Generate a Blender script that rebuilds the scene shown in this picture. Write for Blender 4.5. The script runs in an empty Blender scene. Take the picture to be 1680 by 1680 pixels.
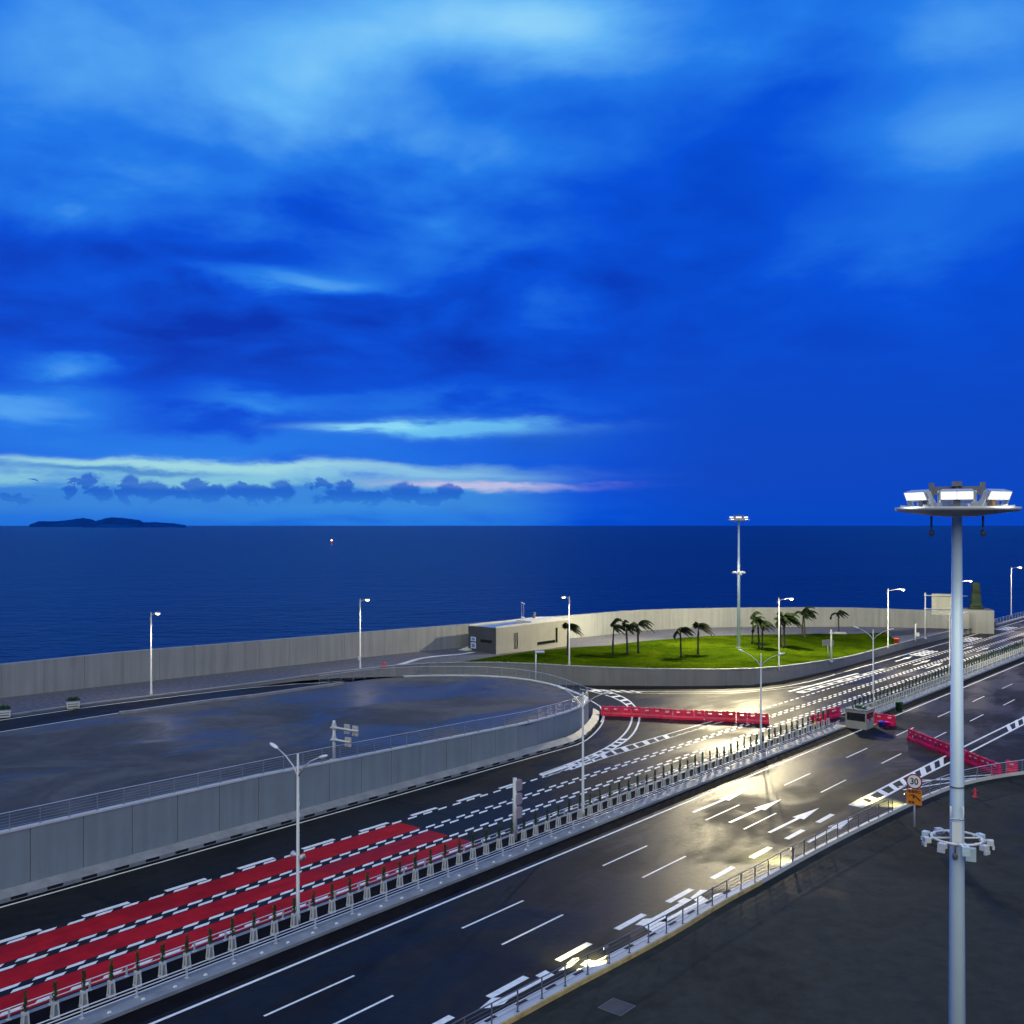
import bpy, bmesh, math, random
from mathutils import Vector, Matrix
random.seed(7)
S = bpy.context.scene
COL = S.collection
PI = math.pi

# ------------------------------------------------------------------ camera model
F, CX, HY, H = 1666.0, 840.0, 862.0, 26.0     # focal in photo pixels, centre, horizon row, eye height (m)
cam = bpy.data.cameras.new('camera')
camo = bpy.data.objects.new('camera', cam); COL.objects.link(camo)
camo.location = (0, 0, H); camo.rotation_euler = (PI/2, 0, 0)
cam.sensor_fit = 'HORIZONTAL'; cam.sensor_width = 36.0
cam.lens = 36.0*F/1680.0
cam.shift_y = (HY-840.0)/1680.0
cam.clip_start = 0.5; cam.clip_end = 200000
S.camera = camo

TH = math.radians(39.7)                        # road heading, right of the view axis
D = (math.sin(TH), math.cos(TH)); N = (-D[1], D[0])
RZ = PI/2-TH
def R(u, v, z=0.0): return Vector((u*D[0]+v*N[0], u*D[1]+v*N[1], z))
def UV(p): return (p[0]*D[0]+p[1]*D[1], p[0]*N[0]+p[1]*N[1])
def W(px, py, z=0.0):
    k = (H-z)/(py-HY); return Vector(((px-CX)*k, F*k, z))
ZT = [(-200, 4.6), (-36, 4.5), (-22, 4.38), (-12, 3.98), (0, 3.5), (10, 2.95), (20, 2.6), (42, 2.4), (63, 1.4), (80, 1.25), (400, 1.2)]
def zp(x):                                     # level of the raised land behind the walls
    for (a, za), (b, zb) in zip(ZT, ZT[1:]):
        if x <= b:
            t = max(0, (x-a)/(b-a)); return za+(zb-za)*t
    return ZT[-1][1]
def P(px, py, dz=0.0):                         # pixel -> point on the raised land
    z = 3.0
    for _ in range(25):
        q = W(px, py, z); z = zp(q.x)
    q.z = z+dz
    return q

# ------------------------------------------------------------------ node helper
class X:
    nt = None
    def __init__(s, sock): s.s = sock
    @staticmethod
    def m(op, a, b=None, c=None, clamp=False):
        n = X.nt.nodes.new('ShaderNodeMath'); n.operation = op; n.use_clamp = clamp
        for i, v in enumerate((a, b, c)):
            if v is None: continue
            if isinstance(v, X): X.nt.links.new(v.s, n.inputs[i])
            else: n.inputs[i].default_value = v
        return X(n.outputs[0])
    def __add__(a, b): return X.m('ADD', a, b)
    def __radd__(a, b): return X.m('ADD', a, b)
    def __sub__(a, b): return X.m('SUBTRACT', a, b)
    def __rsub__(a, b): return X.m('SUBTRACT', b, a)
    def __mul__(a, b): return X.m('MULTIPLY', a, b)
    def __rmul__(a, b): return X.m('MULTIPLY', a, b)
    def __truediv__(a, b): return X.m('DIVIDE', a, b)
    def __rtruediv__(a, b): return X.m('DIVIDE', b, a)
    def clamp(a): return X.m('ADD', a, 0.0, clamp=True)
def sstep(x, a, b):
    n = X.nt.nodes.new('ShaderNodeMapRange'); n.interpolation_type = 'SMOOTHSTEP'
    X.nt.links.new(x.s, n.inputs[0]); n.inputs[1].default_value = a; n.inputs[2].default_value = b
    return X(n.outputs[0])
def comb(x, y, z=0.0):
    n = X.nt.nodes.new('ShaderNodeCombineXYZ')
    for i, v in enumerate((x, y, z)):
        if isinstance(v, X): X.nt.links.new(v.s, n.inputs[i])
        else: n.inputs[i].default_value = v
    return X(n.outputs[0])
def noise(vec, scale, detail=4, rough=0.55, dist=0.0):
    n = X.nt.nodes.new('ShaderNodeTexNoise'); n.inputs['Scale'].default_value = scale
    n.inputs['Detail'].default_value = detail; n.inputs['Roughness'].default_value = rough; n.inputs['Distortion'].default_value = dist
    if vec: X.nt.links.new(vec.s, n.inputs['Vector'])
    return X(n.outputs['Fac'])
def srgb(c):
    return tuple((v/255/12.92 if v <= 10 else ((v/255+0.055)/1.055)**2.4) for v in c)+(1.0,)
def ramp(x, stops, interp='EASE'):
    n = X.nt.nodes.new('ShaderNodeValToRGB'); cr = n.color_ramp; cr.interpolation = interp
    while len(cr.elements) < len(stops): cr.elements.new(0.5)
    for e, (p, c) in zip(cr.elements, stops): e.position = p; e.color = c
    X.nt.links.new(x.s, n.inputs[0]); return X(n.outputs[0])
def mixc(f, a, b, mode='MIX'):
    n = X.nt.nodes.new('ShaderNodeMix'); n.data_type = 'RGBA'; n.blend_type = mode
    for i, v in ((0, f), (6, a), (7, b)):
        if isinstance(v, X): X.nt.links.new(v.s, n.inputs[i])
        else: n.inputs[i].default_value = v
    return X(n.outputs[2])

# ------------------------------------------------------------------ sky (world)
wd = bpy.data.worlds.new('World'); S.world = wd; wd.use_nodes = True
nt = wd.node_tree; nt.nodes.clear(); X.nt = nt
tc = nt.nodes.new('ShaderNodeTexCoord'); sp = nt.nodes.new('ShaderNodeSeparateXYZ')
nt.links.new(tc.outputs['Generated'], sp.inputs[0])
dx, dy, dz = X(sp.outputs[0]), X(sp.outputs[1]), X(sp.outputs[2])
az = X.m('ARCTAN2', dx, dy)
el = dz/X.m('SQRT', dx*dx+dy*dy+1e-6)
uz = X.m('MAXIMUM', dz, 0.0)+0.2
q = comb(dx/uz, dy/uz)
n1 = noise(q, 1.9, 7, 0.52, 0.3)
n2 = noise(comb(az*4.0, el*11.0, 3.7), 1.0, 6, 0.55, 0.4)
n3 = noise(comb(az*9.0, el*34.0, 9.1), 1.0, 6, 0.6, 0.3)
n4 = noise(q, 3.4, 4, 0.48, 0.35)
wa = az+(n2-0.5)*0.10+(n3-0.5)*0.03
we = el+(n1-0.5)*0.09+(n3-0.5)*0.022
def AE(px, py):
    a = math.atan((px-CX)/F); return a, (HY-py)/F*math.cos(a)
def blob(px, py, wx, wy, amp, a=wa, e=we):
    a0, e0 = AE(px, py)
    ux = (a-a0)*(F/wx); uy = (e-e0)*(F/wy)
    return X.m('EXPONENT', (ux*ux+uy*uy)*-1.0)*amp
L = 0.15+sstep(el, 0.26, 0.62)*0.22
for b in [(720, 30, 270, 85, .42), (930, 40, 140, 60, .22), (330, 130, 330, 140, .30), (60, 170, 180, 120, .10), (520, 130, 160, 110, .16),
          (780, 240, 170, 75, .30), (1250, 60, 300, 80, .12), (1610, 190, 190, 70, .34), (1480, 375, 280, 70, .16), (1600, 40, 200, 60, .18),
          (450, 462, 170, 22, .34), (560, 450, 160, 40, .12), (300, 300, 300, 50, .10), (700, 400, 260, 60, .08),
          (130, 606, 70, 20, .42), (40, 662, 120, 26, .36), (430, 652, 110, 22, .22), (330, 735, 560, 60, .26), (740, 660, 230, 20, .16),
          (200, 830, 700, 45, .10), (650, 835, 300, 32, .16)]:
    L = L+blob(*b)
L = L+(n1-0.5)*(0.64*sstep(el, 0.04, 0.22)+0.05)*(1.15-0.75*sstep(az, -0.05, 0.35)*(1-sstep(el, 0.30, 0.5)))
L = L+(n4-0.5)*0.46*sstep(el, 0.05, 0.25)*(1.1-0.7*sstep(az, 0.0, 0.35)*(1-sstep(el, 0.30, 0.5)))
for b in [(200, 410, 330, 60, -.08), (420, 590, 330, 50, -.08), (330, 690, 170, 18, -.14)]:
    L = L+blob(*b)
skyc = ramp(L, [(0.0, srgb((0, 52, 178))), (0.2, srgb((2, 80, 216))), (0.42, srgb((34, 122, 232))), (0.7, srgb((96, 178, 246))), (1.0, srgb((160, 224, 252)))], 'LINEAR')
# duller slate tone low on the right where the rain cloud hangs
skyc = mixc(sstep(az, 0.02, 0.22)*(1-sstep(el, 0.05, 0.22))*0.55, skyc, srgb((10, 66, 178)))
ew = el+(n3-0.5)*0.012
lf = 1-sstep(az, AE(760, 0)[0], AE(985, 0)[0])       # clear strips fade out to the right
def band(y0, y1, soft, e=ew):
    return sstep(e, AE(840, y1)[1]-soft, AE(840, y1)[1]+soft)*(1-sstep(e, AE(840, y0)[1]-soft, AE(840, y0)[1]+soft))
def patch(px, py, wx, wy, k=1.6, e=ew):              # flat-topped streak
    return (blob(px, py, wx, wy, k, az+(n3-0.5)*0.12+(n2-0.5)*0.1, e+(n2-0.5)*0.030+(n3-0.5)*0.012)).clamp()
e2 = el+(n3-0.5)*0.020+(n2-0.5)*0.016
skyc = mixc(band(786, 846, 0.010)*0.55*lf, skyc, srgb((70, 152, 216)))
rift = band(764, 803, 0.0035, e2)*(0.35+1.1*sstep(n3, 0.30, 0.62)).clamp()*lf*(1-sstep(az, AE(420, 0)[0], AE(640, 0)[0])*0.55)
skyc = mixc((rift*0.82).clamp(), skyc, srgb((138, 204, 220)))
skyc = mixc(patch(330, 768, 300, 7, 1.3)*0.75, skyc, srgb((166, 220, 226)))
skyc = mixc(patch(620, 780, 220, 8, 1.3)*0.6, skyc, srgb((150, 208, 232)))
skyc = mixc(patch(745, 703, 150, 12, 1.5)*0.7, skyc, srgb((118, 210, 246)))
skyc = mixc(patch(620, 698, 80, 7, 1.4)*0.7, skyc, srgb((150, 228, 248)))
skyc = mixc(patch(775, 797, 140, 5.0, 1.3)*0.75, skyc, srgb((206, 198, 228)))
skyc = mixc(patch(180, 776, 150, 4, 1.4)*0.8, skyc, srgb((58, 128, 205)))
skyc = mixc(patch(900, 722, 80, 14, 1.3)*0.7, skyc, srgb((22, 92, 205)))
# row of small dark cumulus above the horizon
cn = noise(comb(az*42.0, el*60.0, 1.3), 1.0, 5, 0.62, 0.6)
cm = noise(comb(az*95.0, el*120.0, 7.3), 1.0, 4, 0.6, 0.4)
ca_, ce_ = az+(cn-0.5)*0.036+(cm-0.5)*0.010, el+(cn-0.5)*0.022+(cm-0.5)*0.008
cum = None
for cx_, cy_, rx_, ry_ in [(121, 791, 13, 5), (146, 787, 13, 9), (112, 807, 11, 8), (166, 809, 18, 12), (210, 799, 15, 17), (243, 808, 34, 15), (288, 812, 26, 11), (322, 797, 15, 12), (346, 809, 24, 11), (405, 807, 32, 15), (462, 806, 18, 17), (436, 814, 26, 9),
                           (531, 793, 18, 10), (570, 797, 13, 10), (556, 815, 34, 12), (606, 815, 30, 11), (660, 809, 26, 14), (737, 808, 22, 13), (695, 819, 46, 9), (405, 791, 9, 6), (22, 816, 26, 6), (48, 791, 9, 3)]:
    b_ = blob(cx_, cy_, rx_*1.15, ry_*1.15, 1.0, ca_, ce_)
    cum = b_ if cum is None else X.m('MAXIMUM', cum, b_)
cum = sstep(cum+(cn-0.5)*0.55+(cm-0.5)*0.25, 0.26, 0.60)*(0.45+0.55*sstep(el, AE(400, 828)[1], AE(400, 806)[1]))
skyc = mixc((cum*0.80).clamp(), skyc, srgb((20, 92, 202)))
skyc = mixc((1-sstep(el, 0.0, 0.022))*0.45*lf, skyc, srgb((44, 132, 222)))
ns = nt.nodes.new('ShaderNodeTexSky'); ns.sky_type = 'NISHITA'; ns.sun_disc = False
ns.sun_elevation = math.radians(-2.0); ns.sun_rotation = math.radians(-60)
skyc = mixc(0.012, skyc, X(ns.outputs[0]), 'ADD')
bg = nt.nodes.new('ShaderNodeBackground'); bg.inputs['Strength'].default_value = 1.0
nt.links.new(skyc.s, bg.inputs['Color'])
out = nt.nodes.new('ShaderNodeOutputWorld'); nt.links.new(bg.outputs[0], out.inputs[0])

# warm soft fill added from behind the viewer to offset the blue sky light
sl = bpy.data.lights.new('fill_sun', 'SUN'); sl.energy = 1.9; sl.angle = math.radians(70); sl.color = (0.95, 0.87, 0.30)
so = bpy.data.objects.new('fill_sun', sl); COL.objects.link(so)
so.rotation_euler = (math.radians(48), 0, math.radians(-4))

S.view_settings.view_transform = 'Standard'; S.view_settings.look = 'None'
S.view_settings.exposure = 0.0; S.view_settings.gamma = 1.0
S.render.engine = 'CYCLES'
S.cycles.use_denoising = True
S.cycles.max_bounces = 3; S.cycles.diffuse_bounces = 2; S.cycles.glossy_bounces = 2
S.cycles.use_adaptive_sampling = True; S.cycles.adaptive_threshold = 0.02
wd.cycles.sampling_method = 'MANUAL'; wd.cycles.sample_map_resolution = 256
S.cycles.sample_clamp_indirect = 4.0
S.cycles.caustics_reflective = False; S.cycles.caustics_refractive = False

# ------------------------------------------------------------------ materials
MAT = {}
def mat(name, c, rough=0.6, metal=0.0, var=0.25, vs=0.6, bump=0.0, bs=8.0, emit=None, es=0.0, spec=0.5, streak=0.0):
    m = bpy.data.materials.new(name); m.use_nodes = True
    X.nt = m.node_tree; b = m.node_tree.nodes['Principled BSDF']; lk = m.node_tree.links.new
    g = m.node_tree.nodes.new('ShaderNodeNewGeometry'); pos = X(g.outputs['Position'])
    if var:
        f = noise(pos, vs, 5, 0.6)
        if streak:
            s = m.node_tree.nodes.new('ShaderNodeSeparateXYZ'); lk(pos.s, s.inputs[0])
            f2 = noise(comb(X(s.outputs[0])*1.3, X(s.outputs[1])*1.3, X(s.outputs[2])*0.07), 1.0, 4, 0.6)
            f = f*(1-streak)+f2*streak
        lo = tuple(v*(1-var) for v in c[:3])+(1,); hi = tuple(min(1, v*(1+var)) for v in c[:3])+(1,)
        col = ramp(f, [(0.3, lo), (0.7, hi)], 'LINEAR'); lk(col.s, b.inputs['Base Color'])
    else:
        b.inputs['Base Color'].default_value = tuple(c[:3])+(1,)
    b.inputs['Roughness'].default_value = rough; b.inputs['Metallic'].default_value = metal
    b.inputs['Specular IOR Level'].default_value = spec
    if bump:
        bn = m.node_tree.nodes.new('ShaderNodeBump'); bn.inputs['Strength'].default_value = bump; bn.inputs['Distance'].default_value = 0.05
        lk(noise(pos, bs, 4, 0.6).s, bn.inputs['Height']); lk(bn.outputs[0], b.inputs['Normal'])
    if emit:
        b.inputs['Emission Color'].default_value = tuple(emit)+(1,); b.inputs['Emission Strength'].default_value = es
    MAT[name] = m; return m

def wet(name, c0, c1, r0, r1, ps=0.05, thr=(0.42, 0.6), bump=0.25, stretch=None, seams=False, bs=9.0, grid=False, detail=6, spec=0.22):
    """rain-wet paving: film of water in patches (gloss), matt where it has drained"""
    m = bpy.data.materials.new(name); m.use_nodes = True; t = m.node_tree; X.nt = t; lk = t.links.new
    b = t.nodes['Principled BSDF']; g = t.nodes.new('ShaderNodeNewGeometry'); pos = X(g.outputs['Position'])
    s = t.nodes.new('ShaderNodeSeparateXYZ'); lk(pos.s, s.inputs[0]); x, y = X(s.outputs[0]), X(s.outputs[1])
    uu = x*D[0]+y*D[1]; vv = x*N[0]+y*N[1]
    wc = comb(uu*(stretch[0] if stretch else 1), vv*(stretch[1] if stretch else 1))
    w = sstep(noise(wc, ps, detail, 0.62, 0.6), *thr)                 # 1 = wet film
    fine = noise(pos, 38.0, 1, 0.7); mid = noise(pos, 0.9, 3, 0.6)
    col = ramp(mid*0.6+fine*0.4, [(0.3, c0+(1,)), (0.7, c1+(1,))], 'LINEAR')
    big = noise(comb(uu, vv, 4.0), 0.075, 5, 0.62, 0.9)
    col = mixc(sstep(big, 0.40, 0.62)*0.55, col, tuple(v*0.42 for v in c0)+(1,))
    col = mixc(w*0.5, col, tuple(v*0.55 for v in c0)+(1,))
    if seams:
        jw = noise(comb(uu*0.3, vv*0.5), 1.0, 3)
        for us in ((5.5, 36.2, 66.5, 97.5, 128.0) if name == 'asphalt' else ()):
            f = (1-sstep(X.m('ABSOLUTE', uu-us+(jw-0.5)*0.8), 0.18, 0.42))
            col = mixc(f*0.75, col, (0.008, 0.010, 0.014, 1))
        # faint wheel tracks along the lanes
        tr = noise(comb(uu*0.015, vv*1.6), 1.0, 3, 0.5); col = mixc(sstep(tr, 0.5, 0.75)*0.35, col, tuple(v*0.5 for v in c0)+(1,))
    lk(col.s, b.inputs['Base Color'])
    ro = r1+w*(r0-r1)+(fine-0.5)*0.14
    lk(ro.s, b.inputs['Roughness']); b.inputs['Specular IOR Level'].default_value = spec
    h = fine*0.3+noise(pos, bs, 3, 0.6)*0.5+noise(pos, 1.7, 2, 0.55)*0.9
    if grid:
        br = t.nodes.new('ShaderNodeTexBrick'); lk(comb(uu, vv).s, br.inputs['Vector']); br.inputs['Scale'].default_value = 2.2
        br.inputs['Mortar Size'].default_value = 0.035; br.inputs['Color1'].default_value = (1, 1, 1, 1); br.inputs['Color2'].default_value = (.8, .8, .8, 1); br.inputs['Mortar'].default_value = (0, 0, 0, 1)
        h = h+X(br.outputs['Color'])*1.2
    bn = t.nodes.new('ShaderNodeBump'); bn.inputs['Strength'].default_value = bump; bn.inputs['Distance'].default_value = 0.03
    lk(h.s, bn.inputs['Height']); lk(bn.outputs[0], b.inputs['Normal'])
    MAT[name] = m; return m

wet('asphalt', (0.013, 0.014, 0.015), (0.028, 0.029, 0.029), 0.40, 0.64, 0.075, (0.42, 0.58), 0.6, (0.7, 1.6), True, spec=0.075)
wet('plaza_asphalt', (0.070, 0.072, 0.066), (0.125, 0.124, 0.112), 0.34, 0.75, 0.060, (0.46, 0.58), 0.18, (0.6, 1.3), spec=0.20)
wet('lot_asphalt', (0.026, 0.030, 0.027), (0.050, 0.055, 0.050), 0.55, 0.85, 0.035, (0.48, 0.62), 0.25, None, False, 12.0, True, spec=0.05)
mat('gravel', (0.085, 0.088, 0.105), 0.9, var=0.45, vs=1.8, bump=0.8, bs=5.0)
mat('earth', (0.06, 0.06, 0.06), 0.9, bump=0.4)
mat('concrete', (0.215, 0.265, 0.280), 0.75, var=0.16, vs=0.35, bump=0.15, bs=6, streak=0.6)
mat('sea_concrete', (0.245, 0.262, 0.262), 0.8, var=0.22, vs=0.22, bump=0.15, bs=5, streak=0.65)
mat('wall_dark', (0.17, 0.18, 0.19), 0.7, var=0.2, vs=0.4, bump=0.15, streak=0.5)
mat('joint', (0.10, 0.105, 0.105), 0.9)
mat('coping', (0.55, 0.56, 0.52), 0.6, var=0.12)
mat('kerb', (0.24, 0.26, 0.265), 0.6, var=0.2, vs=0.9, bump=0.2)
mat('gutter', (0.008, 0.008, 0.009), 0.9, var=0.3, spec=0.05)
mat('slot', (0.006, 0.006, 0.007), 0.8, var=0)
mat('yellow_concrete', (0.50, 0.38, 0.14), 0.7, var=0.35, vs=1.5)
mat('paint', (0.84, 0.85, 0.76), 0.45, var=0.16, vs=2.2, bump=0.2, bs=14)
wet('red_paint', (0.36, 0.007, 0.016), (0.56, 0.012, 0.018), 0.50, 0.75, 0.10, (0.45, 0.62), 0.3, (0.3, 2.2), True, spec=0.10)
mat('steel', (0.62, 0.66, 0.68), 0.38, 0.25, var=0.06)
mat('rail_steel', (0.26, 0.31, 0.34), 0.4, 0.3, var=0.06)
mat('dark_steel', (0.16, 0.17, 0.18), 0.45, 0.3, var=0.1)
mat('mast_paint', (0.52, 0.66, 0.74), 0.42, 0.1, var=0.07, vs=0.8, streak=0.5)
mat('white_metal', (0.55, 0.58, 0.58), 0.4, 0.0, var=0.06)
mat('leaf', (0.030, 0.085, 0.022), 0.6, var=0.5, vs=3.0)
mat('palm_leaf', (0.009, 0.017, 0.006), 0.8, var=0.4, vs=2.0, spec=0.05)
mat('trunk', (0.026, 0.024, 0.020), 0.9, var=0.35, vs=3.0, bump=0.5)
mat('barrier_red', (0.74, 0.010, 0.075), 0.38, var=0.18, vs=1.2)
mat('reflective', (0.80, 0.62, 0.62), 0.3, var=0.1)
mat('building_wall', (0.31, 0.305, 0.265), 0.8, var=0.12, vs=0.5, bump=0.1, streak=0.4)
mat('building_grey', (0.055, 0.062, 0.07), 0.8, var=0.12)
mat('roof_wet', (0.20, 0.22, 0.24), 0.12, var=0.2)
mat('glass_dark', (0.010, 0.012, 0.014), 0.15, var=0)
mat('sign_blue', (0.10, 0.25, 0.70), 0.4, var=0.1)
mat('sign_white', (0.75, 0.76, 0.78), 0.4, var=0)
mat('sign_red', (0.30, 0.010, 0.035), 0.4, var=0)
mat('sign_black', (0.012, 0.012, 0.014), 0.5, var=0)
mat('orange', (0.62, 0.20, 0.012), 0.45, var=0.06)
mat('orange_plastic', (0.80, 0.10, 0.02), 0.5, var=0.1)
mat('yellow', (0.75, 0.60, 0.05), 0.5, var=0.1)
mat('blue_plastic', (0.02, 0.08, 0.75), 0.4, var=0.05)
mat('pink_plastic', (0.75, 0.03, 0.45), 0.4, var=0.05)
mat('green_plastic', (0.02, 0.10, 0.04), 0.5, var=0.1)
mat('pink_panel', (0.36, 0.30, 0.32), 0.45, var=0.1)
mat('hydrant', (0.40, 0.015, 0.03), 0.5, var=0.1)
mat('netting', (0.012, 0.032, 0.018), 0.9, var=0.5, vs=0.6, bump=0.8, bs=1.5)
mat('board_back', (0.46, 0.48, 0.40), 0.5, var=0.08)
mat('hazed_hill', (0.003, 0.050, 0.22), 0.95, var=0.3, vs=0.004, spec=0.0)  # blue of the distance haze put into the hills' base colour
mat('lamp_lens', (0.8, 0.8, 0.75), 0.3, var=0, emit=(1.0, 0.76, 0.34), es=7)
mat('mast_lens', (0.9, 0.9, 0.9), 0.3, var=0, emit=(1.0, 0.98, 0.92), es=1.15)
mat('kerb_lens', (0.9, 0.9, 0.6), 0.3, var=0, emit=(1.0, 0.90, 0.30), es=14)
mat('unlit_lens', (0.80, 0.82, 0.80), 0.25, var=0)
mat('copper', (0.42, 0.27, 0.15), 0.5, var=0.1)

def grass_mat():
    m = bpy.data.materials.new('grass'); m.use_nodes = True; t = m.node_tree; X.nt = t; b = t.nodes['Principled BSDF']
    g = t.nodes.new('ShaderNodeNewGeometry'); pos = X(g.outputs['Position'])
    f = noise(pos, 0.11, 7, 0.7, 0.5)*0.68+noise(pos, 1.9, 4, 0.65)*0.32
    c = ramp(f, [(0.38, (0.009, 0.021, 0.001, 1)), (0.5, (0.026, 0.050, 0.002, 1)), (0.62, (0.056, 0.082, 0.002, 1))], 'LINEAR')
    t.links.new(c.s, b.inputs['Base Color']); b.inputs['Roughness'].default_value = 0.9; b.inputs['Specular IOR Level'].default_value = 0.0
    bn = t.nodes.new('ShaderNodeBump'); bn.inputs['Strength'].default_value = 0.9; bn.inputs['Distance'].default_value = 0.25
    t.links.new(noise(pos, 2.5, 5, 0.7).s, bn.inputs['Height']); t.links.new(bn.outputs[0], b.inputs['Normal'])
    MAT['grass'] = m
grass_mat()
def sea_mat():
    m = bpy.data.materials.new('sea_water'); m.use_nodes = True; t = m.node_tree; X.nt = t; b = t.nodes['Principled BSDF']
    g = t.nodes.new('ShaderNodeNewGeometry'); pos = X(g.outputs['Position'])
    s = t.nodes.new('ShaderNodeSeparateXYZ'); t.links.new(pos.s, s.inputs[0]); x, y = X(s.outputs[0]), X(s.outputs[1])
    patch_ = noise(comb(x*0.35, y), 0.004, 5, 0.6)
    c = ramp(patch_, [(0.3, (0.0, 0.009, 0.070, 1)), (0.7, (0.0, 0.015, 0.105, 1))], 'LINEAR')
    t.links.new(c.s, b.inputs['Base Color']); b.inputs['Roughness'].default_value = 0.30; b.inputs['IOR'].default_value = 1.33; b.inputs['Specular IOR Level'].default_value = 0.16
    h = noise(comb(x, y*1.4), 0.11, 5, 0.66, 0.3)+noise(comb(x, y*1.3), 0.02, 4, 0.6)*1.2
    bn = t.nodes.new('ShaderNodeBump'); bn.inputs['Strength'].default_value = 1.0; bn.inputs['Distance'].default_value = 2.6
    t.links.new(h.s, bn.inputs['Height']); t.links.new(bn.outputs[0], b.inputs['Normal'])
    MAT['sea_water'] = m
sea_mat()

# ------------------------------------------------------------------ mesh helpers
class MB:
    def __init__(s): s.v = []; s.f = []; s.sm = []
    def add(s, vs, fs, smooth=False):
        o = len(s.v); s.v += [tuple(v) for v in vs]; s.f += [tuple(o+i for i in f) for f in fs]; s.sm += [smooth]*len(fs); return s
    def hexa(s, p):                       # 4 bottom ccw, 4 top ccw
        return s.add(p, [(3, 2, 1, 0), (4, 5, 6, 7), (0, 1, 5, 4), (1, 2, 6, 5), (2, 3, 7, 6), (3, 0, 4, 7)])
    def box(s, c, d, rz=0.0, taper=1.0, rx=0.0):
        x, y, z = d[0]/2, d[1]/2, d[2]/2
        p = [(-x, -y, -z), (x, -y, -z), (x, y, -z), (-x, y, -z), (-x*taper, -y*taper, z), (x*taper, -y*taper, z), (x*taper, y*taper, z), (-x*taper, y*taper, z)]
        M = Matrix.Translation(Vector(c)) @ Matrix.Rotation(rz, 4, 'Z') @ Matrix.Rotation(rx, 4, 'X')
        return s.hexa([M @ Vector(v) for v in p])
    def prism(s, poly, z0, z1):
        n = len(poly); z0f = z0 if callable(z0) else (lambda p: z0); z1f = z1 if callable(z1) else (lambda p: z1)
        vs = [(p[0], p[1], z0f(p)) for p in poly]+[(p[0], p[1], z1f(p)) for p in poly]
        return s.add(vs, [tuple(range(n))[::-1], tuple(range(n, 2*n))]+[(i, (i+1) % n, n+(i+1) % n, n+i) for i in range(n)])
    def sheet(s, poly, z): return s.add([(p[0], p[1], z) for p in poly], [tuple(range(len(poly)))])
    def tube(s, pts, r, seg=6, cap=True):
        pts = [Vector(p) for p in pts]; n = len(pts); rr = r if isinstance(r, (list, tuple)) else [r]*n
        vs = []; up0 = None
        for i, p in enumerate(pts):
            t = (pts[min(i+1, n-1)]-pts[max(i-1, 0)])
            t = t.normalized() if t.length > 1e-9 else Vector((0, 0, 1))
            a = t.cross(Vector((0, 0, 1)) if abs(t.z) < 0.95 else Vector((1, 0, 0))).normalized(); b = t.cross(a)
            vs += [p+(a*math.cos(2*PI*k/seg)+b*math.sin(2*PI*k/seg))*rr[i] for k in range(seg)]
        fs = [(i*seg+k, i*seg+(k+1) % seg, (i+1)*seg+(k+1) % seg, (i+1)*seg+k) for i in range(n-1) for k in range(seg)]
        if cap: fs += [tuple(range(seg))[::-1], tuple(range((n-1)*seg, n*seg))]
        return s.add(vs, fs, seg > 5)
    def ell(s, c, r, seg=10, rings=6, M=None):
        vs = []; fs = []
        for i in range(rings+1):
            a = PI*i/rings
            for k in range(seg):
                b = 2*PI*k/seg; v = Vector((r[0]*math.sin(a)*math.cos(b), r[1]*math.sin(a)*math.sin(b), r[2]*math.cos(a)))
                if M: v = M @ v
                vs.append(Vector(c)+v)
        for i in range(rings):
            for k in range(seg): fs.append((i*seg+k, (i+1)*seg+k, (i+1)*seg+(k+1) % seg, i*seg+(k+1) % seg))
        return s.add(vs, fs, True)
    def mesh(s, name):
        me = bpy.data.meshes.new(name); me.from_pydata(s.v, [], s.f)
        me.polygons.foreach_set('use_smooth', s.sm); me.update()
        bm = bmesh.new(); bm.from_mesh(me); bmesh.ops.recalc_face_normals(bm, faces=bm.faces); bm.to_mesh(me); bm.free()
        return me
    def build(s, name, m, parent=None, loc=None):
        me = s.mesh(name); me.materials.append(MAT[m]); return link(name, me, parent, loc)
def link(name, me, parent=None, loc=None, rz=None):
    o = bpy.data.objects.new(name, me); COL.objects.link(o)
    if parent: o.parent = parent
    if loc is not None: o.location = loc
    if rz is not None: o.rotation_euler = (0, 0, rz)
    return o
def tag(o, label=None, cat=None, group=None, kind=None):
    if label: o['label'] = label
    if cat: o['category'] = cat
    if group: o['group'] = group
    if kind: o['kind'] = kind
    return o
def thing(name, label, cat, loc=(0, 0, 0), rz=0.0, group=None):
    o = link(name, None, None, loc, rz); o.empty_display_size = 0.3; return tag(o, label, cat, group)
def dup(root, loc, rz=None, label=None, group=None):
    r = root.copy(); COL.objects.link(r); r.location = loc
    if rz is not None: r.rotation_euler = (0, 0, rz)
    if label: r['label'] = label
    if group: r['group'] = group
    for ch in list(root.children):
        c = ch.copy(); COL.objects.link(c); c.parent = r
        for g in list(ch.children):
            e = g.copy(); COL.objects.link(e); e.parent = c
    return r
def struct(name, mb, m): return tag(mb.build(name, m), kind='structure')
def resample(pts, step):
    pts = [Vector(p) for p in pts]; out_ = [pts[0]]; acc = 0.0
    for a, b in zip(pts, pts[1:]):
        l = (b-a).length
        if l < 1e-6: continue
        t = step-acc
        while t <= l:
            out_.append(a+(b-a)*(t/l)); t += step
        acc = (acc+l) % step
    if (out_[-1]-pts[-1]).length > step*0.3: out_.append(pts[-1])
    return out_
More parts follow.
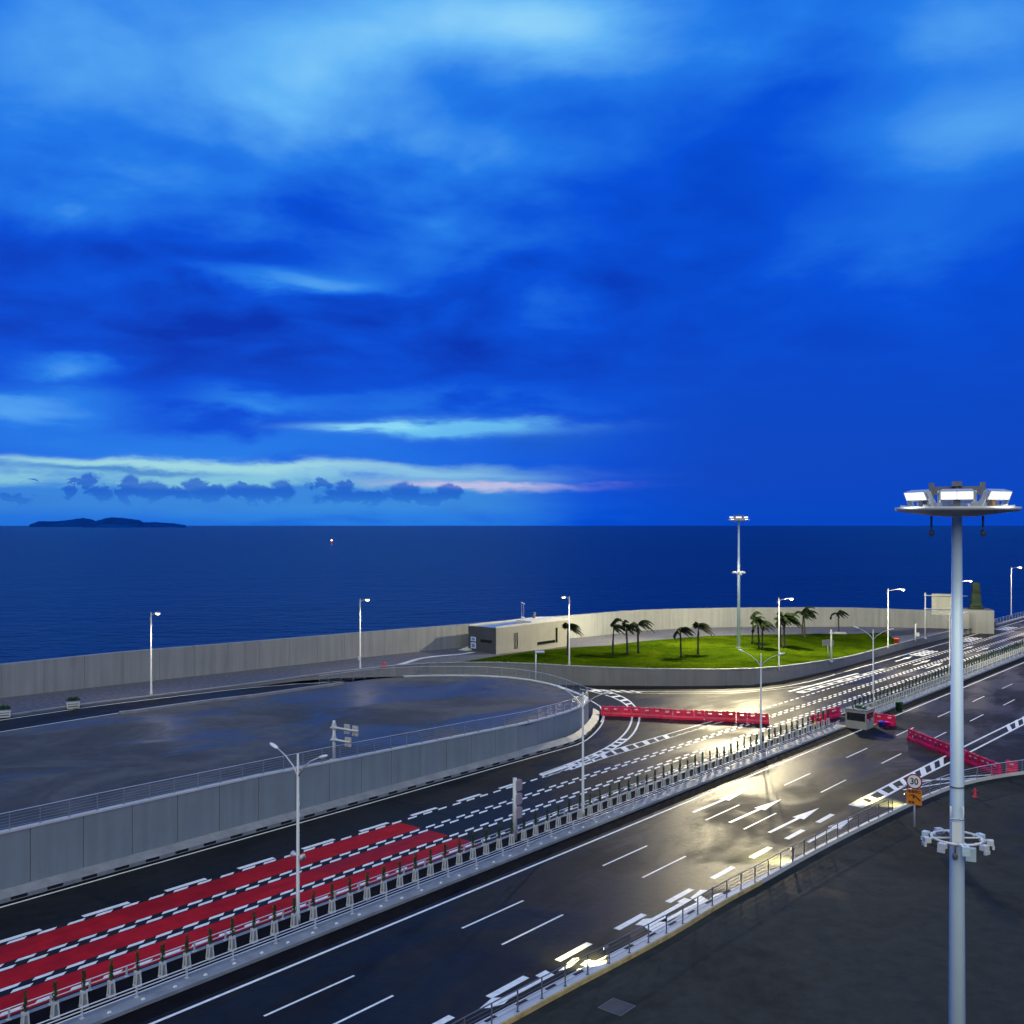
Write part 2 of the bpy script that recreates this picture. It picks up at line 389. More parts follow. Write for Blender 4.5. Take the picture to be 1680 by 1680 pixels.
def smooth(pts, k=4):                       # Catmull-Rom
    p = [Vector(a) for a in pts]; o = []
    for i in range(len(p)-1):
        a, b, c, d = p[max(i-1, 0)], p[i], p[i+1], p[min(i+2, len(p)-1)]
        for j in range(k):
            t = j/k; o.append(0.5*((2*b)+(c-a)*t+(2*a-5*b+4*c-d)*t*t+(3*b-a-3*c+d)*t**3))
    o.append(p[-1]); return o
def norms(pts):
    o = []
    for i in range(len(pts)):
        t = pts[min(i+1, len(pts)-1)]-pts[max(i-1, 0)]; t.z = 0; t.normalize(); o.append(Vector((-t.y, t.x, 0)))
    return o
def offs(pts, d):
    return [p+n*d for p, n in zip(pts, norms(pts))]
def ribbon(a, b, m, name, parent=None):
    mb = MB(); n = len(a); mb.add(list(a)+list(b), [(i, i+1, n+i+1, n+i) for i in range(n-1)]); return mb.build(name, m, parent)
def draped(name, poly, m, dz=0.0, cuts=range(-150, 320, 6)):
    bm = bmesh.new(); vs = [bm.verts.new((p[0], p[1], 0)) for p in poly]; bm.faces.new(vs)
    bmesh.ops.triangulate(bm, faces=bm.faces)
    for c in cuts:
        bmesh.ops.bisect_plane(bm, geom=bm.verts[:]+bm.edges[:]+bm.faces[:], plane_co=(c, 0, 0), plane_no=(1, 0, 0))
    for v in bm.verts: v.co.z = zp(v.co.x)+dz
    bmesh.ops.recalc_face_normals(bm, faces=bm.faces)
    if bm.faces and sum(f.normal.z for f in bm.faces) < 0: bmesh.ops.reverse_faces(bm, faces=bm.faces)
    me = bpy.data.meshes.new(name); bm.to_mesh(me); bm.free(); me.materials.append(MAT[m]); return link(name, me)

# ================================================================== SETTING
SEA = -4.0
mb = MB(); mb.sheet([(-90000, -2000), (90000, -2000), (90000, 110000), (-90000, 110000)], SEA); struct('sea', mb, 'sea_water')

# key outlines -----------------------------------------------------
seabase_px = [(-420, 1195), (-200, 1168), (0, 1145), (210, 1121), (420, 1098), (600, 1078), (770, 1061), (935, 1047), (1050, 1035), (1160, 1029.5), (1260, 1028), (1400, 1028), (1510, 1030), (1590, 1032)]
seatop_px = [(-420, 1122), (-200, 1106), (0, 1090.5), (210, 1069), (420, 1052), (600, 1037), (770, 1024), (935, 1010), (1050, 1001), (1160, 998), (1260, 997), (1400, 997), (1510, 1001), (1590, 1004)]
sea_b = [P(*p) for p in seabase_px]
sea_h = []
for q0, tp in zip(sea_b, seatop_px):
    sea_h.append(H-(tp[1]-HY)*q0.y/F)
outer_px = [(-300, 1223), (-150, 1201), (0, 1178), (152, 1156), (250, 1144), (340, 1133), (420, 1122.5), (480, 1114), (540, 1106), (600, 1099), (640, 1094.5), (690, 1090.5), (740, 1089), (800, 1088.5), (880, 1091), (975, 1096), (1050, 1099), (1180, 1100), (1260, 1097), (1330, 1089), (1400, 1077.5), (1480, 1056), (1550, 1039), (1600, 1027), (1636, 1017)]
outer = smooth([P(*p) for p in outer_px], 4)
plaza_front = [R(u, 72.3) for u in (-60, -20, 0, 20, 40, 60, 80, 90)]
for p in plaza_front: p.z = zp(p.x)
tip = [P(*p) for p in [(933, 1169.5), (952, 1162), (964, 1155), (968, 1150), (964, 1145.5), (954, 1141), (930, 1131.5), (908, 1124.5), (880, 1118), (840, 1112.5), (790, 1109.5), (740, 1109), (690, 1109.5), (640, 1112), (600, 1115.5), (560, 1121), (500, 1129), (420, 1141), (340, 1151), (245, 1164), (195, 1170.5), (0, 1202), (-150, 1228), (-300, 1253)]]
plaza_edge = plaza_front[:-1]+smooth([plaza_front[-1]]+tip, 3)

land = [(p.x, p.y) for p in sea_b]+[(-150, 60)]
lp = [(p.x, p.y) for p in offs(sea_b, 0.4)]
land_poly = lp+[tuple(R(250, 73.5)[:2]), tuple(R(900, 73.5)[:2]), tuple(R(900, -120)[:2]), tuple(R(-170, -120)[:2])]
mb = MB(); mb.prism(land_poly, -7.0, -0.25); struct('ground', mb, 'earth')

road_poly = [R(*p) for p in [(-120, -60), (900, -60), (900, 72.6), (152, 75.5), (146, 84), (142, 99), (100, 99), (-120, 78)]]
mb = MB(); mb.sheet([p[:2] for p in road_poly], 0.0); road = struct('road', mb, 'asphalt')

# raised land -------------------------------------------------------
upper = [(p.x, p.y) for p in offs(outer, 0.12)][::-1]
upper_poly = [(p.x, p.y) for p in sea_b]+[(P(1640, 1020).x, P(1640, 1020).y)]+upper
g_ = draped('gravel_ground', upper_poly, 'gravel', -0.02); tag(g_, kind='structure')
plaza_poly = [(p.x, p.y) for p in plaza_edge]
pz = draped('plaza', plaza_poly, 'plaza_asphalt', 0.0); tag(pz, kind='structure')

# loop ramp road between plaza and outer wall -----------------------
def ss(t): t = max(0, min(1, t)); return t*t*(3-2*t)
def zr(x): return (zp(x)-0.12)*ss((10-x)/44.0)+0.012
inner_l = resample(smooth(tip[3:], 4), 2.0)
def nearest_outer(p):
    return min(outer, key=lambda o_: (o_.x-p.x)**2+(o_.y-p.y)**2)
ia, oa = [], []
for p in inner_l:
    if p.x > 9.0: continue
    o_ = nearest_outer(p); z = zr(p.x)
    ia.append(Vector((p.x, p.y, z))); oa.append(Vector((o_.x, o_.y, z)))
lr = ribbon(ia, oa, 'asphalt', 'ramp_road'); tag(lr, kind='structure')
# white edge lines of the ramp
def lerp(a, b, t): return a+(b-a)*t
def line_ribbon(pts, w, z, m='paint', name='edge_line', parent=None):
    pts = [Vector((p[0], p[1], (p[2] if z is None else z))) for p in pts]
    return ribbon(offs(pts, w/2), offs(pts, -w/2), m, name, parent)
sel = [i for i in range(len(ia)) if ia[i].x < 6]
for f_ in (0.10, 0.9):
    pts = [lerp(ia[i], oa[i], f_)+Vector((0, 0, 0.012)) for i in sel]
    line_ribbon(pts, 0.22, None, parent=lr)

# ------------------------------------------------------------------ walls built of panels
def panel_wall(name, label, pts, zb, zt, thick, step, m, side=1, core=True, gap=0.035, cap=None, capw=0.45):
    pts = resample(pts, step); root = thing(name, label, 'wall', (pts[0].x, pts[0].y, 0)); o0 = Vector((pts[0].x, pts[0].y, 0))
    nn = norms(pts)
    back = [p+n*(thick*side) for p, n in zip(pts, nn)]; mid = [p+n*(0.06*side) for p, n in zip(pts, nn)]
    for i in range(len(pts)-1):
        a, b = pts[i], pts[i+1]; t = (b-a); t.z = 0; t.normalize(); g = t*gap
        a0, b0 = a+g, b-g; a1, b1 = back[i], back[i+1]
        mb_ = MB(); q_ = [a0, b0, b1-g, a1+g]
        bot = [zb(a), zb(b), zb(b), zb(a)]; top_ = [zt(a), zt(b), zt(b), zt(a)]
        mb_.hexa([Vector((p.x, p.y, z))-o0 for p, z in zip(q_, bot)]+[Vector((p.x, p.y, z))-o0 for p, z in zip(q_, top_)])
        mb_.build('panel', m, root)
    if core:
        mb_ = MB()
        for i in range(len(pts)-1):
            q_ = [mid[i], mid[i+1], pts[i+1]+nn[i+1]*(thick-0.06)*side, pts[i]+nn[i]*(thick-0.06)*side]
            bot = [zb(pts[i]), zb(pts[i+1]), zb(pts[i+1]), zb(pts[i])]; top_ = [zt(pts[i])-0.03, zt(pts[i+1])-0.03, zt(pts[i+1])-0.03, zt(pts[i])-0.03]
            mb_.hexa([Vector((p.x, p.y, z))-o0 for p, z in zip(q_, bot)]+[Vector((p.x, p.y, z))-o0 for p, z in zip(q_, top_)])
        mb_.build('joint_filler', 'joint', root)
    if cap:
        mb_ = MB(); c0 = offs(pts, -0.05*side); c1 = offs(pts, capw*side)
        for i in range(len(pts)-1):
            q_ = [c0[i], c0[i+1], c1[i+1], c1[i]]; z = [zt(pts[i])+0.004, zt(pts[i+1])+0.004]; z = [z[0], z[1], z[1], z[0]]
            mb_.hexa([Vector((p.x, p.y, k))-o0 for p, k in zip(q_, z)]+[Vector((p.x, p.y, k+0.14))-o0 for p, k in zip(q_, z)])
        mb_.build('coping', cap, root)
    return root
# sea wall (top height follows the measured line)
def near_h(p):
    best = min(range(len(sea_b)-1), key=lambda i: abs((sea_b[i].x+sea_b[i+1].x)/2-p.x))
    a, b = sea_b[best], sea_b[best+1]; t = (p.x-a.x)/(b.x-a.x) if abs(b.x-a.x) > 1e-6 else 0
    return sea_h[best]+(sea_h[best+1]-sea_h[best])*t
panel_wall('sea_wall', 'long tall grey concrete sea wall curving behind the lawn', smooth(sea_b, 4), lambda p: -5.0, near_h, 1.0, 5.2, 'sea_concrete', 1, True, 0.018)
# retaining wall of the plaza (front and round the tip)
front_line = plaza_edge[:len(plaza_front)-1+3*14]
panel_wall('retaining_wall', 'tall grey panelled concrete wall holding up the raised asphalt plaza', front_line, lambda p: -0.2 if p.x > -12 and UV(p)[1] < 80 else min(zp(p.x)-0.3, zr(p.x)-0.2 if UV(p)[1] > 80 else -0.2), lambda p: zp(p.x)+0.06, 0.5, 3.9, 'concrete', 1, True, 0.03, 'coping', 0.5)
# outer wall of the ramp and lawn
ow = [p for p in outer if p.x > -62]
panel_wall('lawn_wall', 'curved low grey concrete wall along the front of the lawn', ow, lambda p: (zr(p.x)-0.2 if p.x < 9 else -0.2), lambda p: zp(p.x)+0.10, 0.35, 6.0, 'wall_dark', 1, True, 0.015, 'kerb', 0.4)

# foot of the retaining wall: pale plinth with drain slots
base_pts = resample([R(u, 71.55) for u in range(-30, 94, 3)]+smooth([R(94, 71.55), W(944, 1219), W(962, 1207.5), W(977, 1192), W(983, 1180), W(983, 1170)], 5), 2.55)
o0 = Vector((base_pts[0].x, base_pts[0].y, 0))
kb = thing('drainage_kerb', 'pale concrete drainage kerb with black slots at the foot of the plaza wall', 'kerb', o0)
inn = offs(base_pts, 0.85); mb = MB()
for i in range(len(base_pts)-1):
    a, b, c, d_ = base_pts[i], base_pts[i+1], inn[i+1], inn[i]
    mb.hexa([p-o0 for p in (a, b, c, d_)]+[a-o0+Vector((0, 0, .30)), b-o0+Vector((0, 0, .30)), c-o0+Vector((0, 0, .75)), d_-o0+Vector((0, 0, .75))])
mb.build('kerb_body', 'kerb', kb)
slot = MB().box((0, 0, 0), (1.15, 0.10, 0.20)).mesh('drain_slot'); slot.materials.append(MAT['slot'])
for i in range(len(base_pts)-1):
    a, b = base_pts[i], base_pts[i+1]; t = b-a; ang = math.atan2(t.y, t.x); n_ = Vector((-math.sin(ang), math.cos(ang), 0))
    link('drain_slot', slot, kb, (a+b)/2-o0+n_*0.035+Vector((0, 0, .19)), ang)
gl = offs(base_pts, -0.42)
line_ribbon(offs(base_pts, -0.2), 0.42, 0.005, 'gutter', 'gutter', road)
line_ribbon(offs(base_pts, -0.62), 0.2, 0.008, 'paint', 'edge_line', road)

# gravel-side kerbs and the left stretch of the ramp
kp = [P(*p) for p in [(195, 1171), (212, 1169.5), (340, 1151.5), (420, 1142), (500, 1130.5), (560, 1122.5)]]
mb = MB(); a = resample(smooth(kp, 4), 2.0); b = offs(a, -0.6)
for i in range(len(a)-1):
    mb.hexa([a[i]+Vector((0, 0, -.3)), a[i+1]+Vector((0, 0, -.3)), b[i+1]+Vector((0, 0, -.3)), b[i]+Vector((0, 0, -.3)), a[i]+Vector((0, 0, .3)), a[i+1]+Vector((0, 0, .3)), b[i+1]+Vector((0, 0, .3)), b[i]+Vector((0, 0, .3))])
o_ = mb.build('kerb_wall', 'kerb'); tag(o_, 'low grey kerb wall between the plaza and the ramp road', 'kerb')

# ------------------------------------------------------------------ lawn, path
gp = [(735, 1089.6), (776, 1083), (812, 1077), (870, 1068.5), (945, 1062), (1000, 1059), (1055, 1052), (1120, 1046.5), (1180, 1043), (1260, 1041), (1330, 1040), (1400, 1040), (1452, 1038), (1466, 1048), (1476, 1056.5)]
gpts = [P(*p) for p in gp]
front = [p for p in offs(outer, 0.42) if gpts[0].x < p.x < gpts[-1].x]
lawn = draped('lawn', [(p.x, p.y) for p in gpts]+[(p.x, p.y) for p in front[::-1]], 'grass', 0.035); tag(lawn, kind='structure')
pp = smooth([P(*p) for p in [(648, 1093), (668, 1087), (690, 1080.5), (720, 1076.5), (760, 1073), (776, 1070)]], 4)
for p in pp: p.z += 0.03
pth = ribbon(offs(pp, 0.55), offs(pp, -0.55), 'coping', 'path'); tag(pth, kind='structure')

# ================================================================== ROAD MARKINGS (children of the road)
ZM = 0.0085
def flat(name, poly, z=ZM, m='paint', parent=road):
    mb_ = MB(); mb_.sheet([(p[0], p[1]) for p in poly], z); return mb_.build(name, m, parent)
def rect_mesh(name, l, w, m='paint', pts=None):
    me = MB().add([(x_, y_, 0) for x_, y_ in (pts or [(0, -w/2), (l, -w/2), (l, w/2), (0, w/2)])], [tuple(range(len(pts) if pts else 4))]).mesh(name)
    me.materials.append(MAT[m]); return me
def solid(u0, u1, v0, v1=None, w=0.2, name='edge_line'):
    v1 = v0 if v1 is None else v1
    flat(name, [R(u0, v0-w/2), R(u1, v1-w/2), R(u1, v1+w/2), R(u0, v0+w/2)])
def px_line(pts, w=0.2, name='edge_line', k=4, z=ZM):
    line_ribbon(smooth([W(*p) for p in pts], k), w, z, 'paint', name, road)
def px_poly(name, pts, z=ZM): flat(name, [W(*p) for p in pts], z)
# red surfaced lanes
for v0, v1 in ((54.9, 57.4), (58.45, 60.65), (61.75, 64.35)):
    flat('red_lane', [R(-60, v0), R(62.1, v0), R(62.1, v1), R(-60, v1)], 0.0042, 'red_paint')
# near carriageway
solid(-40, 420, 48.3, w=0.22)
dash = rect_mesh('lane_dash', 6.3, 0.17)
for k in range(-3, 12):
    u = 33.0+15.85*k if k < 1 else 32.6+15.75*k
    link('lane_dash', dash, road, R(u, 44.75-.0085*u, ZM), RZ)
    link('lane_dash', dash, road, R(u-.3, 41.4-.0145*u, ZM), RZ)
sd = rect_mesh('short_dash', 3.3, 0.46)
for k in range(-6, 7):
    u = 48.4+6.18*k
    link('short_dash', sd, road, R(u, 37.15-.0125*u+.1, ZM), RZ)
arrow = rect_mesh('straight_arrow', 0, 0, pts=[(0, -.16), (5.6, -.16), (5.6, -.55), (10.0, 0), (5.6, .55), (5.6, .16), (0, .16)])
for u, v in ((81.3, 46.15), (80.5, 42.1), (80.0, 38.15)): link('straight_arrow', arrow, road, R(u, v, ZM), RZ-0.02)
a4 = link('straight_arrow', arrow, road, R(79.6, 34.55, ZM), RZ-0.02); a4.scale = (0.93, 1, 1)
# bent merge arrows beside the kerb
def o5(x, y): return (760+x/7.0, 1440+y/7.0)
px_poly('merge_arrow', [o5(*p) for p in [(188, 1502), (330, 1382), (450, 1376), (880, 1150), (828, 1125), (945, 1063), (1052, 1118), (520, 1400), (470, 1450), (300, 1498)]])
px_poly('merge_arrow', [o5(*p) for p in [(1090, 1076), (1258, 925), (1355, 920), (1245, 1020), (1150, 1062)]])
px_poly('merge_arrow', [o5(*p) for p in [(1345, 1000), (1430, 938), (1640, 998), (1590, 1030), (1490, 1052)]])
px_poly('merge_arrow', [o5(*p) for p in [(1245, 1150), (1310, 1050), (1400, 1035), (1340, 1105), (1420, 1130), (1290, 1180)]])
def o7(x, y): return (840+x/4.0, 1260+y/4.0)
px_poly('merge_arrow', [o7(*p) for p in [(808, 1030), (860, 992), (920, 985), (1100, 885), (1085, 878), (1130, 852), (1190, 866), (1010, 970), (1030, 1060), (985, 1105), (890, 1060), (860, 1035)]])
px_poly('merge_arrow', [o7(*p) for p in [(1170, 852), (1235, 800), (1285, 802), (1235, 836), (1290, 868), (1330, 830), (1395, 815), (1450, 850), (1400, 872), (1350, 850), (1290, 905), (1215, 915), (1010, 1010), (960, 1010), (1215, 880)]])
# exit gore at the right
ga = [(1394, 1321), (1440, 1297), (1500, 1266), (1556, 1238)]; gb = [(1412, 1325), (1455, 1305), (1508, 1276), (1556, 1252)]
A_, B_ = [W(*p) for p in ga], [W(*p) for p in gb]
line_ribbon(A_, 0.28, ZM, name='gore_line', parent=road); line_ribbon(B_, 0.28, ZM, name='gore_line', parent=road)
px_poly('gore_nose', [(1394, 1321), (1412, 1311.5), (1428, 1318), (1412, 1325)])
def ladder(a, b, t0, t1, n, fr=0.5, name='hatch_bar', slant=0.0):
    a = resample(a, 0.5); b = resample(b, 0.5)
    ev = lambda c, t: c[max(0, min(len(c)-1, int(round(t*(len(c)-1)))))]
    for i in range(n):
        s0 = t0+(t1-t0)*i/n; s1 = s0+(t1-t0)/n*fr
        flat(name, [ev(a, s0+slant), ev(a, s1+slant), ev(b, s1), ev(b, s0)], ZM+0.004)
ladder(A_, B_, 0.12, 1.0, 8, 0.45)
px_line([(1556, 1238), (1620, 1206), (1690, 1172)], 0.28, 'gore_line'); px_line([(1556, 1252), (1620, 1219), (1690, 1183)], 0.28, 'gore_line')
px_line([(1475, 1291), (1510, 1283), (1560, 1276), (1620, 1271.5), (1690, 1269)], 0.25, 'gore_line'); px_line([(1482, 1296), (1530, 1288), (1580, 1281), (1610, 1277)], 0.25, 'gore_line')
px_line([(1500, 1280), (1560, 1279), (1615, 1276)], 0.22, 'gore_line')
ladder([W(1650, 1190), W(1690, 1170)], [W(1655, 1200), W(1690, 1182)], 0.0, 1.0, 3, 0.4)
# far carriageway: slow-down zigzag dashes, both sides of each lane line
zg1 = rect_mesh('slowdown_dash', 0, 0, pts=[(0.0, -.17), (1.12, -.17), (1.46, .15), (.32, .15)])
zg2 = rect_mesh('slowdown_dash', 0, 0, pts=[(0.0, -.15), (1.12, -.15), (1.46, .17), (.32, .17)])
far_mb = MB()
def zrow(v, off, me, u0=14.0, u1=270.0, cut=88.0):
    u = u0+off
    while u < u1:
        if u < cut: link('slowdown_dash', me, road, R(u, v, ZM), RZ)
        else:
            far_mb.add([R(u+a_.co.x, v+a_.co.y, ZM) for a_ in me.vertices], [(0, 1, 2, 3)])
        u += 1.93
zrow(57.95-.30, 0, zg1); zrow(57.95+.30, -.42, zg2); zrow(61.2-.30, 0.5, zg1); zrow(61.2+.30, .08, zg2)
zrow(55.35, .3, zg2, cut=70); zrow(64.55, .9, zg1, cut=88)
tag(far_mb.build('far_slowdown_dashes', 'paint', road), kind='stuff')
wide = rect_mesh('wide_dash', 3.3, 0.42)
for k in range(-4, 8): link('wide_dash', wide, road, R(33.7+6.1*k, 65.05, ZM+.004), RZ)
# turning lane, arcs and ladder hatching
arcA = smooth([W(*p) for p in [(950, 1130), (985, 1138), (1012, 1147), (1031, 1160), (1037, 1176), (1031, 1195), (1016, 1212), (992, 1228), (962, 1242), (925, 1256), (886, 1270)]], 5)
arcB = smooth([W(*p) for p in [(962, 1128), (1002, 1136), (1028, 1147), (1043, 1161), (1049, 1176), (1044, 1195), (1032, 1211), (1012, 1225), (985, 1240), (940, 1257), (893, 1273)]], 5)
line_ribbon(arcA, 0.26, ZM, name='turn_line', parent=road); line_ribbon(arcB, 0.26, ZM, name='turn_line', parent=road)
ladder(arcA, arcB, 0.04, 0.30, 5, 0.35); ladder(arcA, arcB, 0.66, 0.93, 9, 0.42)
px_poly('gore_nose', [(884, 1271), (925, 1256), (938, 1259), (896, 1275)])
l3a, l3b = [W(930, 1256), W(1000, 1232), W(1090, 1206), W(1190, 1177)], [W(936, 1263), W(1004, 1240), W(1095, 1212), W(1196, 1181)]
line_ribbon(l3a, 0.24, ZM, name='turn_line', parent=road); line_ribbon(l3b, 0.16, ZM, name='turn_line', parent=road)
ladder(l3a, l3b, 0.0, 0.62, 10, 0.32)
px_line([(992, 1137), (984, 1158), (990, 1172), (986, 1185)][1:], 0.2, 'edge_line'); px_line([(920, 1134), (945, 1140), (968, 1149), (984, 1158.5)], 0.2)
px_line([(975, 1131), (1020, 1134), (1060, 1134.6), (1150, 1135.2), (1215, 1133.5), (1270, 1128.5), (1330, 1117.5), (1390, 1101)], 0.24)
px_line([(990, 1134), (1040, 1137), (1110, 1138), (1210, 1136.5), (1300, 1128), (1350, 1122)], 0.16)
for i in range(5): px_poly('hatch_bar', [(968+i*16, 1130.5+i*.6), (976+i*16, 1130.9+i*.6), (990+i*16, 1135.5+i*.3), (982+i*16, 1135.2+i*.3)])
solid(172, 420, 69.7, w=0.22)
solid(166, 420, 65.3, 65.3, 0.18); 
la, lb = [R(150, 67.0), R(186, 65.9)], [R(150, 65.9), R(186, 65.3)]
line_ribbon(la, .2, ZM, name='turn_line', parent=road); line_ribbon(lb, .2, ZM, name='turn_line', parent=road); ladder(la, lb, 0, 1, 10, .4)
solid(150, 176, 68.2, 67.2, .5, 'gore_line')
for u, v in ((196, 67.6), (193, 63.2), (190, 60.0), (222, 63.2), (222, 60.0)): link('straight_arrow', arrow, road, R(u, v, ZM), RZ)
for u0 in (208, 240, 272):       # lettering blocks far down the bus lane, too flat to read
    for k in range(4): flat('lane_lettering', [R(u0+k*2.6, 66.0), R(u0+k*2.6+1.2, 66.0), R(u0+k*2.6+1.0, 69.0), R(u0+k*2.6-.2, 69.0)], ZM+.004)
    for k in range(3): flat('lane_lettering', [R(u0-.5, 66.3+k*.95), R(u0+10, 66.3+k*.95), R(u0+10, 66.6+k*.95), R(u0-.5, 66.6+k*.95)], ZM+.008)

# ================================================================== MEDIAN
def med_body(u0, u1):
    mb_ = MB(); mb_.prism([R(u0, 50.35)[:2], R(u1, 50.35)[:2], R(u1, 54.3)[:2], R(u0, 54.3)[:2]], -0.05, 0.20); return mb_
mb = MB()
for u0, u1 in ((-60, 128.2), (134.5, 420)):
    mb.prism([R(u0, 50.35)[:2], R(u1, 50.35)[:2], R(u1, 54.3)[:2], R(u0, 54.3)[:2]], -0.05, 0.20)
median = struct('median', mb, 'kerb')
mb = MB()
for u0, u1 in ((-60, 128.2), (134.5, 420)): mb.prism([R(u0, 51.7)[:2], R(u1, 51.7)[:2], R(u1, 53.9)[:2], R(u0, 53.9)[:2]], 0.19, 0.215)
mb.build('median_bed', 'gutter', median)
mb = MB(); mb.sheet([R(-60, 48.85)[:2], R(420, 48.85)[:2], R(420, 50.34)[:2], R(-60, 50.34)[:2]], 0.0045); mb.build('gutter', 'gutter', road)
st = MB().box((0, 0, .04), (.22, .12, .08), taper=.6).mesh('road_stud'); st.materials.append(MAT['unlit_lens'])
for k in range(90): 
    u = 18+k*1.95
    if not 127 < u < 135.5: link('road_stud', st, median, R(u, 50.75, .2), RZ)
def guard_rail(u0, u1, v, label, heights=(.22, .40, .58), step=3.1):
    root = thing('guard_rail', label, 'guard rail', R(u0, v, .2), RZ); l = u1-u0
    for h in heights:
        mb_ = MB(); mb_.tube([(0, 0, h), (l, 0, h)], .036, 6); mb_.build('rail', 'steel', root)
    ph = heights[-1]; me = MB().box((0, 0, ph/2), (.08, .10, ph)).box((0, 0, .02), (.22, .22, .04)).mesh('post'); me.materials.append(MAT['steel'])
    for k in range(int(l/step)+1): link('post', me, root, (k*step, 0, 0))
    return root
guard_rail(-20, 128, 51.25, 'white three-pipe guard rail beside the plain dark carriageway, running to the booth')
guard_rail(134.6, 400, 51.25, 'white three-pipe guard rail running on beyond the booth')
guard_rail(-20, 128, 54.05, 'white guard rail between the shrub stands and the red lanes', (.34, .60), 2.2)
guard_rail(134.6, 400, 54.05, 'white guard rail behind the shrub stands, on beyond the booth', (.34, .60), 2.2)
# shrub stands
def shrub_mesh():
    mb_ = MB()
    for i in range(170):
        z = random.random()**0.9*.82; r = .15*(1-.45*z/.82)*math.sqrt(random.random()); a = random.random()*2*PI
        c = Vector((r*math.cos(a), r*math.sin(a), .80+z)); dr = Vector((math.cos(a)*.5, math.sin(a)*.5, .9)).normalized(); w_ = Vector((-math.sin(a), math.cos(a), 0))*.026
        mb_.add([c-w_, c+w_, c+dr*(.11+.08*random.random())], [(0, 1, 2)])
    mb_.tube([(0, 0, .7), (0, 0, 1.45)], [.06, .03], 5)
    me = mb_.mesh('shrub'); me.materials.append(MAT['leaf']); return me
pl = thing('shrub_stand', 'slim green shrub in a white tapered stand on the median', 'planter', (0, 0, .2), RZ, 'shrub stands along the median')
mb = MB()
for sx in (-1, 1):
    for sy in (-1, 1): mb.hexa([(sx*.16-.035, sy*.14-.035, 0), (sx*.16+.035, sy*.14-.035, 0), (sx*.16+.035, sy*.14+.035, 0), (sx*.16-.035, sy*.14+.035, 0), (sx*.11-.035, sy*.10-.035, .74), (sx*.11+.035, sy*.10-.035, .74), (sx*.11+.035, sy*.10+.035, .74), (sx*.11-.035, sy*.10+.035, .74)])
mb.box((0, 0, .06), (.40, .36, .10)); mb.build('stand', 'white_metal', pl); MB().box((0, 0, .42), (.17, .20, .60)).build('liner', 'kerb', pl)
mb = MB(); mb.box((0, 0, .80), (.30, .28, .14)); mb.build('pot', 'white_metal', pl)
shm = [shrub_mesh() for _ in range(3)]
link('shrub', shm[0], pl)
k = 0; us = []
u = 19.4
while u < 236:
    if not (127.3 < u < 135.2): us.append(u)
    u += 1.56
for i, u in enumerate(us):
    r_ = pl if i == 0 else dup(pl, R(u, 52.4, .215))
    r_.location = R(u, 52.4, .215); r_.rotation_euler = (0, 0, RZ+random.uniform(-.08, .08))
    for ch in r_.children:
        if ch.name.startswith('shrub'):
            ch.data = shm[i % 3]; ch.rotation_euler = (0, 0, random.uniform(0, 6)); sc = random.uniform(.85, 1.1)*(1+.0015*(u-20)); ch.scale = (sc*.9, sc*.9, 1.0); ch.location = (0, 0, -.16); ch.scale.z = random.uniform(1.15, 1.32)*(1+.0008*(u-20))

# ================================================================== LAMPS
def point(name, loc, power, color, radius, parent=None, spot=None, aim=None):
    l = bpy.data.lights.new(name, 'SPOT' if spot else 'POINT'); l.energy = power; l.color = color; l.shadow_soft_size = radius
    o = bpy.data.objects.new(name, l); COL.objects.link(o); o.location = loc
    if spot:
        l.spot_size = spot; l.spot_blend = 0.6
        o.rotation_euler = (Vector(aim)).to_track_quat('-Z', 'Y').to_euler()
    if parent: o.parent = parent
    return o
def double_lamp(label, u, horns=False):
    hgt_ = 11.0
    t = thing('street_lamp', label, 'street lamp', R(u, 52.75, .2), RZ, 'double-armed lamps on the median')
    MB().tube([(0, 0, 0), (0, 0, .5), (0, 0, .55), (0, 0, hgt_)], [.17, .17, .13, .075], 10).build('pole', 'white_metal', t)
    for s_ in (-1, 1):
        a = MB().tube([(0, 0, hgt_-1.5), (0, s_*.5, hgt_-.85), (0, s_*1.3, hgt_-.30), (0, s_*2.1, hgt_+.05)], [.055, .05, .045, .04], 6).build('arm', 'white_metal', t)
        M_ = Matrix.Rotation(s_*.30, 3, 'X')
        MB().ell((0, s_*2.5, hgt_+.17), (.17, .48, .11), 10, 6, M_).build('lamp_head', 'unlit_lens', a)
        MB().ell((0, s_*2.5, hgt_+.11), (.12, .30, .09), 8, 5, M_).build('lens', 'white_metal', a)
    if horns:
        for s_ in (-1, 1):
            MB().tube([(0, s_*.08, 4.4), (0, s_*.28, 4.4), (0, s_*.5, 4.38)], [.05, .08, .24], 10).build('horn', 'white_metal', t)
    return t
double_lamp('white double-armed lamp with two loudspeaker horns, beside the red lanes', 41.8, True)
double_lamp('unlit white double-armed lamp on the median by the pink signal panel', 73.4)
double_lamp('unlit white double-armed lamp beside the long row of red barriers', 108.5)
double_lamp('unlit white double-armed lamp on the median just beyond the booth', 144.0)
double_lamp('unlit white double-armed lamp farthest along the median', 179.5)

